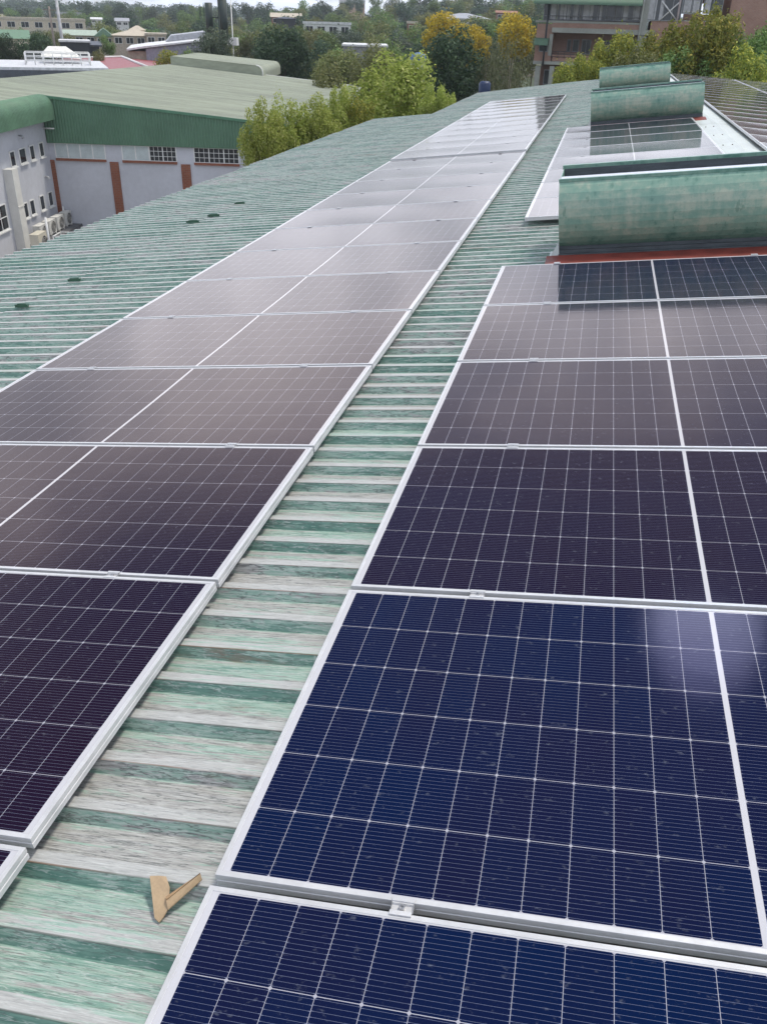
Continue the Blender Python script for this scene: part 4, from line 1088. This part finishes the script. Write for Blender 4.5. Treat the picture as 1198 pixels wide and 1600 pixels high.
# near and prominent trees, one of a kind each
proto('nearA', 101, 17000, .0165, 'spray', 70); proto('nearB', 102, 17000, .0165, 'spray', 70); proto('nearC', 103, 17000, .0165, 'spray', 70); proto('nearD', 104, 17000, .0165, 'spray', 70)
tree('leafy_tree', 'bright light green tree right behind the roof edge, left of the far end', 39, 630, 94, 152, 'nearA', 'light', asp=.95)
tree('leafy_tree', 'leftmost light green tree between the hall and the roof', 31, 408, 168, 76, 'nearB', 'light', asp=1.5)
tree('leafy_tree', 'second light green tree from the left between the hall and the roof', 32, 452, 164, 84, 'nearC', 'light', asp=1.4)
tree('leafy_tree', 'third light green tree from the left between the hall and the roof', 32.5, 492, 160, 74, 'nearB', 'light', asp=1.4)
tree('leafy_tree', 'pointed yellow green tree left of the bright light green one', 34, 524, 143, 72, 'nearD', 'light', asp=1.5)
tree('leafy_tree', 'low yellow green tree touching the bright light green one', 34, 562, 160, 70, 'nearC', 'ygreen', asp=1.2)
tree('leafy_tree', 'low light green bush at the right foot of the bright tree', 34, 686, 138, 56, 'nearD', 'light', asp=1.2)
proto('nearE', 105, 17000, .0165, 'spray', 60); proto('nearF', 106, 17000, .0165, 'spray', 60); proto('nearG', 107, 17000, .0165, 'spray', 60)
tree('bushy_tree', 'small yellow green tree below the balconies, left of the green vents', 48, 912, 96, 84, 'nearE', 'ygreen')
tree('bushy_tree', 'yellow green tree in front of the balcony, directly behind the farthest vent', 50, 960, 62, 104, 'nearF', 'ygreen', asp=1.3)
tree('bushy_tree', 'olive green tree under the cross brace of the brick building', 54, 1032, 64, 110, 'nearG', 'ygreen', asp=1.3)
tree('bushy_tree', 'tall yellow green tree covering the right part of the brick building', 47, 1108, 26, 138, 'nearE', 'ygreen', asp=1.2)
tree('bushy_tree', 'dark olive tree at the right photo edge behind the far panels', 52, 1210, 52, 120, 'nearF', 'mid', asp=1.3)
tree('bushy_tree', 'low yellow green bush in front of the tall one at right', 44, 1152, 84, 130, 'nearG', 'ygreen')
tree('bushy_tree', 'low leafy bush between the vents and the ridge, behind the roof end', 46, 1074, 88, 110, 'nearF', 'mid')
tree('bushy_tree', 'low olive bush just above the farthest green vent', 46, 1006, 88, 104, 'nearE', 'olive')
tree('bushy_tree', 'mid green bush filling the gap at the right edge below the tallest trees', 48, 1170, 58, 120, 'nearG', 'mid')
proto('bigA', 111, 14000, .018, 'loose', 60); proto('bigB', 112, 12000, .018, 'loose', 54)
tree('dark_tree', 'big dark evergreen tree behind the bright light green tree', 66, 712, 58, 118, 'bigA', 'dark')
tree('dark_tree', 'big rounded dark tree just behind the rear edge of the green hall', 92, 437, 50, 92, 'bigB', 'dark')
tree('dark_tree', 'dark conical tree touching the right side of the big rounded dark tree', 90, 478, 70, 48, 'far4', 'dark')
tree('silvery_tree', 'silvery dark tree with drooping foliage at the foot of the dark mast', 94, 334, 52, 62, 'bigA', 'grey')
tree('dry_tree', 'pale brownish tree between the silvery tree and the big rounded one', 96, 385, 60, 44, 'far4', 'birch')
tree('olive_tree', 'dark olive tree right of the big rounded dark tree', 84, 528, 84, 92, 'bigB', 'olive')
tree('olive_tree', 'olive tree left behind the bright light green tree, before the grey shed', 78, 585, 78, 80, 'bigA', 'olive')
tree('olive_tree', 'low olive shrub at the rear roof edge, below the dark olive tree', 72, 505, 105, 62, 'far3', 'olive')
proto('yel', 120, 10000, .022, 'loose', 44)
tree('flowering_tree', 'yellow flowering tree behind the big dark tree, left of the two clumps', 104, 692, 24, 62, 'yel', 'yellow')
tree('flowering_tree', 'lower yellow flowering tree between the two taller yellow ones', 102, 740, 42, 50, 'yel', 'yellow')
tree('flowering_tree', 'yellow flowering tree beside the left corner of the brick building', 104, 806, 24, 56, 'yel', 'yellow')
proto('birch', 130, 3600, .018, 'column', 22, 5, .012)
tree('birch_tree', 'thin pale stemmed tree with sparse leaves left of the brick building', 62, 800, 62, 66, 'birch', 'birch', None, pbark)
tree('birch_tree', 'smaller sparse pale stemmed tree right of the big dark tree', 64, 768, 74, 44, 'birch', 'birch', None, pbark)
tree('cypress_tree', 'slim dark cypress on the skyline, left one of a pair', 300, 312.5, 8, 5.5, 'cyp', 'dark')
tree('cypress_tree', 'slim dark cypress on the skyline, right one of a pair', 300, 318.5, 6, 5.5, 'cyp', 'dark')
tree('hedge_tree', 'dark green tree mass beside the pale deck, right one of two', 110, 52, 56, 62, 'bigB', 'dark')
tree('hedge_tree', 'dark green tree mass at the left photo edge above the deck', 112, 8, 58, 50, 'bigA', 'dark')
tree('shrub_tree', 'green tree in front of the gabled beige house', 140, 166, 56, 26, 'far1', 'mid')
tree('shrub_tree', 'olive shrub between the carport and the red roof', 112, 150, 80, 28, 'far3', 'olive')
tree('shrub_tree', 'light olive shrub at the right end of the red roof', 100, 262, 80, 40, 'far2', 'ygreen')
tree('shrub_tree', 'green shrub before the grey warehouse wall', 104, 290, 80, 44, 'far1', 'mid')
for px, yt, D, w, k in ((428, 40, 180, 44, 'olive'), (458, 41, 175, 46, 'mid'), (482, 50, 160, 42, 'olive'), (512, 53, 155, 46, 'mid'), (542, 50, 160, 44, 'grey'), (500, 47, 190, 30, 'olive'), (640, 46, 170, 52, 'mid'), (660, 40, 200, 40, 'olive'), (690, 33, 160, 40, 'mid'), (720, 32, 150, 44, 'olive'), (750, 34, 155, 44, 'dark'), (778, 30, 170, 44, 'mid'), (800, 28, 165, 40, 'olive'), (822, 30, 150, 44, 'dark'), (606, 66, 125, 60, 'mid'), (615, 40, 220, 52, 'mid'), (580, 30, 260, 50, 'olive'), (640, 14, 380, 44, 'dark'), (600, 14, 390, 44, 'mid'), (680, 6, 400, 46, 'dark'), (720, 4, 400, 46, 'olive'), (760, 2, 390, 46, 'dark'), (800, 2, 400, 46, 'mid'), (836, 0, 380, 50, 'dark')):
    tree('bushy_tree', {'olive': 'olive brown bushy tree in the wooded belt behind the hall', 'mid': 'mid green bushy tree in the wooded belt behind the hall', 'grey': 'grey green bushy tree in the wooded belt behind the hall', 'dark': 'dark green bushy tree in the wooded belt behind the hall'}[k], D, px, yt, w, trnd.choice(('far0', 'far1', 'far2')), k, 'bushy trees of the wooded belt')
# wooded belt: every tree its own object
KINDS = (('dark', 'dark green bushy tree in the wooded belt behind the hall'), ('olive', 'olive brown bushy tree in the wooded belt behind the hall'), ('mid', 'mid green bushy tree in the wooded belt behind the hall'), ('grey', 'grey green bushy tree in the wooded belt behind the hall'))
CLEAR = ((-60, 135, 46, 300), (-10, 48, 62, 165), (94, 262, 66, 175), (140, 204, 36, 300), (196, 324, 84, 112), (420, 476, 37, 235), (474, 548, 52, 198), (528, 572, 12, 440), (672, 772, 31, 225), (772, 808, 25, 225), (634, 654, 43, 210), (534, 606, 88, 100), (90, 158, 78, 130), (-60, 240, 96, 100))
def belt(n, D0, D1, lo, hi, x0=-30, x1=900, w0=34, w1=60):
    for i in range(n):
        px = x0+(x1-x0)*(i+.5+trnd.uniform(-.35, .35))/n; D = trnd.uniform(D0, D1); hz = 19+.029*px-px*px*7e-5
        yt = hz+trnd.uniform(lo, hi); w = trnd.uniform(w0, w1)*(200/D)**.35
        for a, b, yb, Dh in CLEAR:
            if D < Dh and a-w*.4 < px < b+w*.4: yt = max(yt, yb+trnd.uniform(-1, 5))
        k = trnd.choices((0, 1, 2, 3), (.30, .30, .27, .13))[0]
        tree('bushy_tree', KINDS[k][1], D, px, yt, w, trnd.choice(('far0', 'far1', 'far2', 'far3')), KINDS[k][0], 'bushy trees of the wooded belt')
belt(46, 400, 470, -16, -3, w0=24, w1=44)
belt(44, 320, 390, -5, 12, w0=26, w1=46)
belt(56, 240, 310, 8, 28, w0=28, w1=50)
belt(52, 180, 235, 22, 44, w0=34, w1=60)
belt(34, 130, 175, 36, 66, 300, 880, 40, 64)
belt(10, 110, 128, 60, 84, 480, 800, 44, 64)
# the far wood on the hills reads as one mass
def far_wood():
    cm, _ = PROTO['far0']; n0 = len(cm.vertices); co = np.empty(n0*3, np.float32); cm.vertices.foreach_get('co', co); co = co.reshape(-1, 4, 3)[::5]
    rs = np.random.RandomState(4); out = []
    for i in range(420):
        az = R(rs.uniform(-38, 12)); D = rs.uniform(500, 1250); x, y = CW[0]+D*math.sin(az), CW[1]+D*math.cos(az)
        h = rs.uniform(7, 13); w = rs.uniform(12, 26); sel = co[rs.rand(len(co)) < .55]
        q = sel.copy(); cpt = q.mean(1, keepdims=True); q = cpt+(q-cpt)*1.9
        q = q*np.array([w, w, h], np.float32)+np.array([x, y, hground(x, y)-1.5], np.float32); out.append(q)
    V = np.concatenate(out).reshape(-1, 3); n = len(V)//4
    me = bpy.data.meshes.new('far_woodland'); me.vertices.add(n*4); me.vertices.foreach_set('co', V.ravel().astype(np.float32)); me.loops.add(n*4); me.loops.foreach_set('vertex_index', np.arange(n*4, dtype=np.int32))
    me.polygons.add(n); me.polygons.foreach_set('loop_start', np.arange(0, n*4, 4, dtype=np.int32)); me.polygons.foreach_set('loop_total', np.full(n, 4, np.int32)); me.update()
    me.materials.append(LEAF['dark']); o = bpy.data.objects.new('far_woodland', me); COL.objects.link(o)
    tag(o, 'dark distant woodland covering the hills along the skyline', 'woodland', None, 'stuff')
far_wood()
# two blue things between the trees
b = P(653, 92, 58); t = thing('water_tank', 'small blue tank roof showing between the light green and the dark tree', 'tank', (b[0], b[1], hground(b[0], b[1])))
m = MB(); zt = P(653, 82, 58)[2]-hground(b[0], b[1]); m.tube([(0, 0, 0), (0, 0, zt-.45)], .42, 12); m.build('tank_stand', M['alu_dark'], t)
m = MB(); m.tube([(0, 0, zt-.44), (0, 0, zt-.12), (0, 0, zt)], [.5, .45, .12], 14); m.build('tank_lid', fm('blue_plastic', (.04, .13, .38), rough=.4), t)
b = P(757, 135, 44); t = thing('water_drum', 'dark blue drum standing behind the far roof edge by the dark tree', 'drum', (b[0], b[1], hground(b[0], b[1])))
m = MB(); zt = P(757, 127, 44)[2]-hground(b[0], b[1]); m.tube([(0, 0, zt-1.0), (0, 0, zt-.1), (0, 0, zt)], [.28, .28, .2], 14); m.build('barrel', fm('navy_plastic', (.012, .03, .09), rough=.5), t)
m = MB(); m.tube([(0, 0, 0), (0, 0, zt-1.01)], .1, 8); m.build('stand', M['alu_dark'], t)

# ------------------------------------------------------------------ air
t = NT('thin_haze_air'); t.t.nodes.remove(t.b)
vp = t.n('ShaderNodeVolumePrincipled'); vp.inputs['Density'].default_value = 0.00030; vp.inputs['Color'].default_value = (.86, .92, 1.0, 1); vp.inputs['Anisotropy'].default_value = 0.2
o_ = [n for n in t.t.nodes if n.type == 'OUTPUT_MATERIAL'][0]; t.t.links.new(vp.outputs[0], o_.inputs['Volume'])
m = MB(); m.box(-1100, 700, -60, 1350, -10.5, 34)
hz_o = m.build('haze', t.m); tag(hz_o, 'thin pale haze in the air over the whole place', 'haze', kind='stuff')
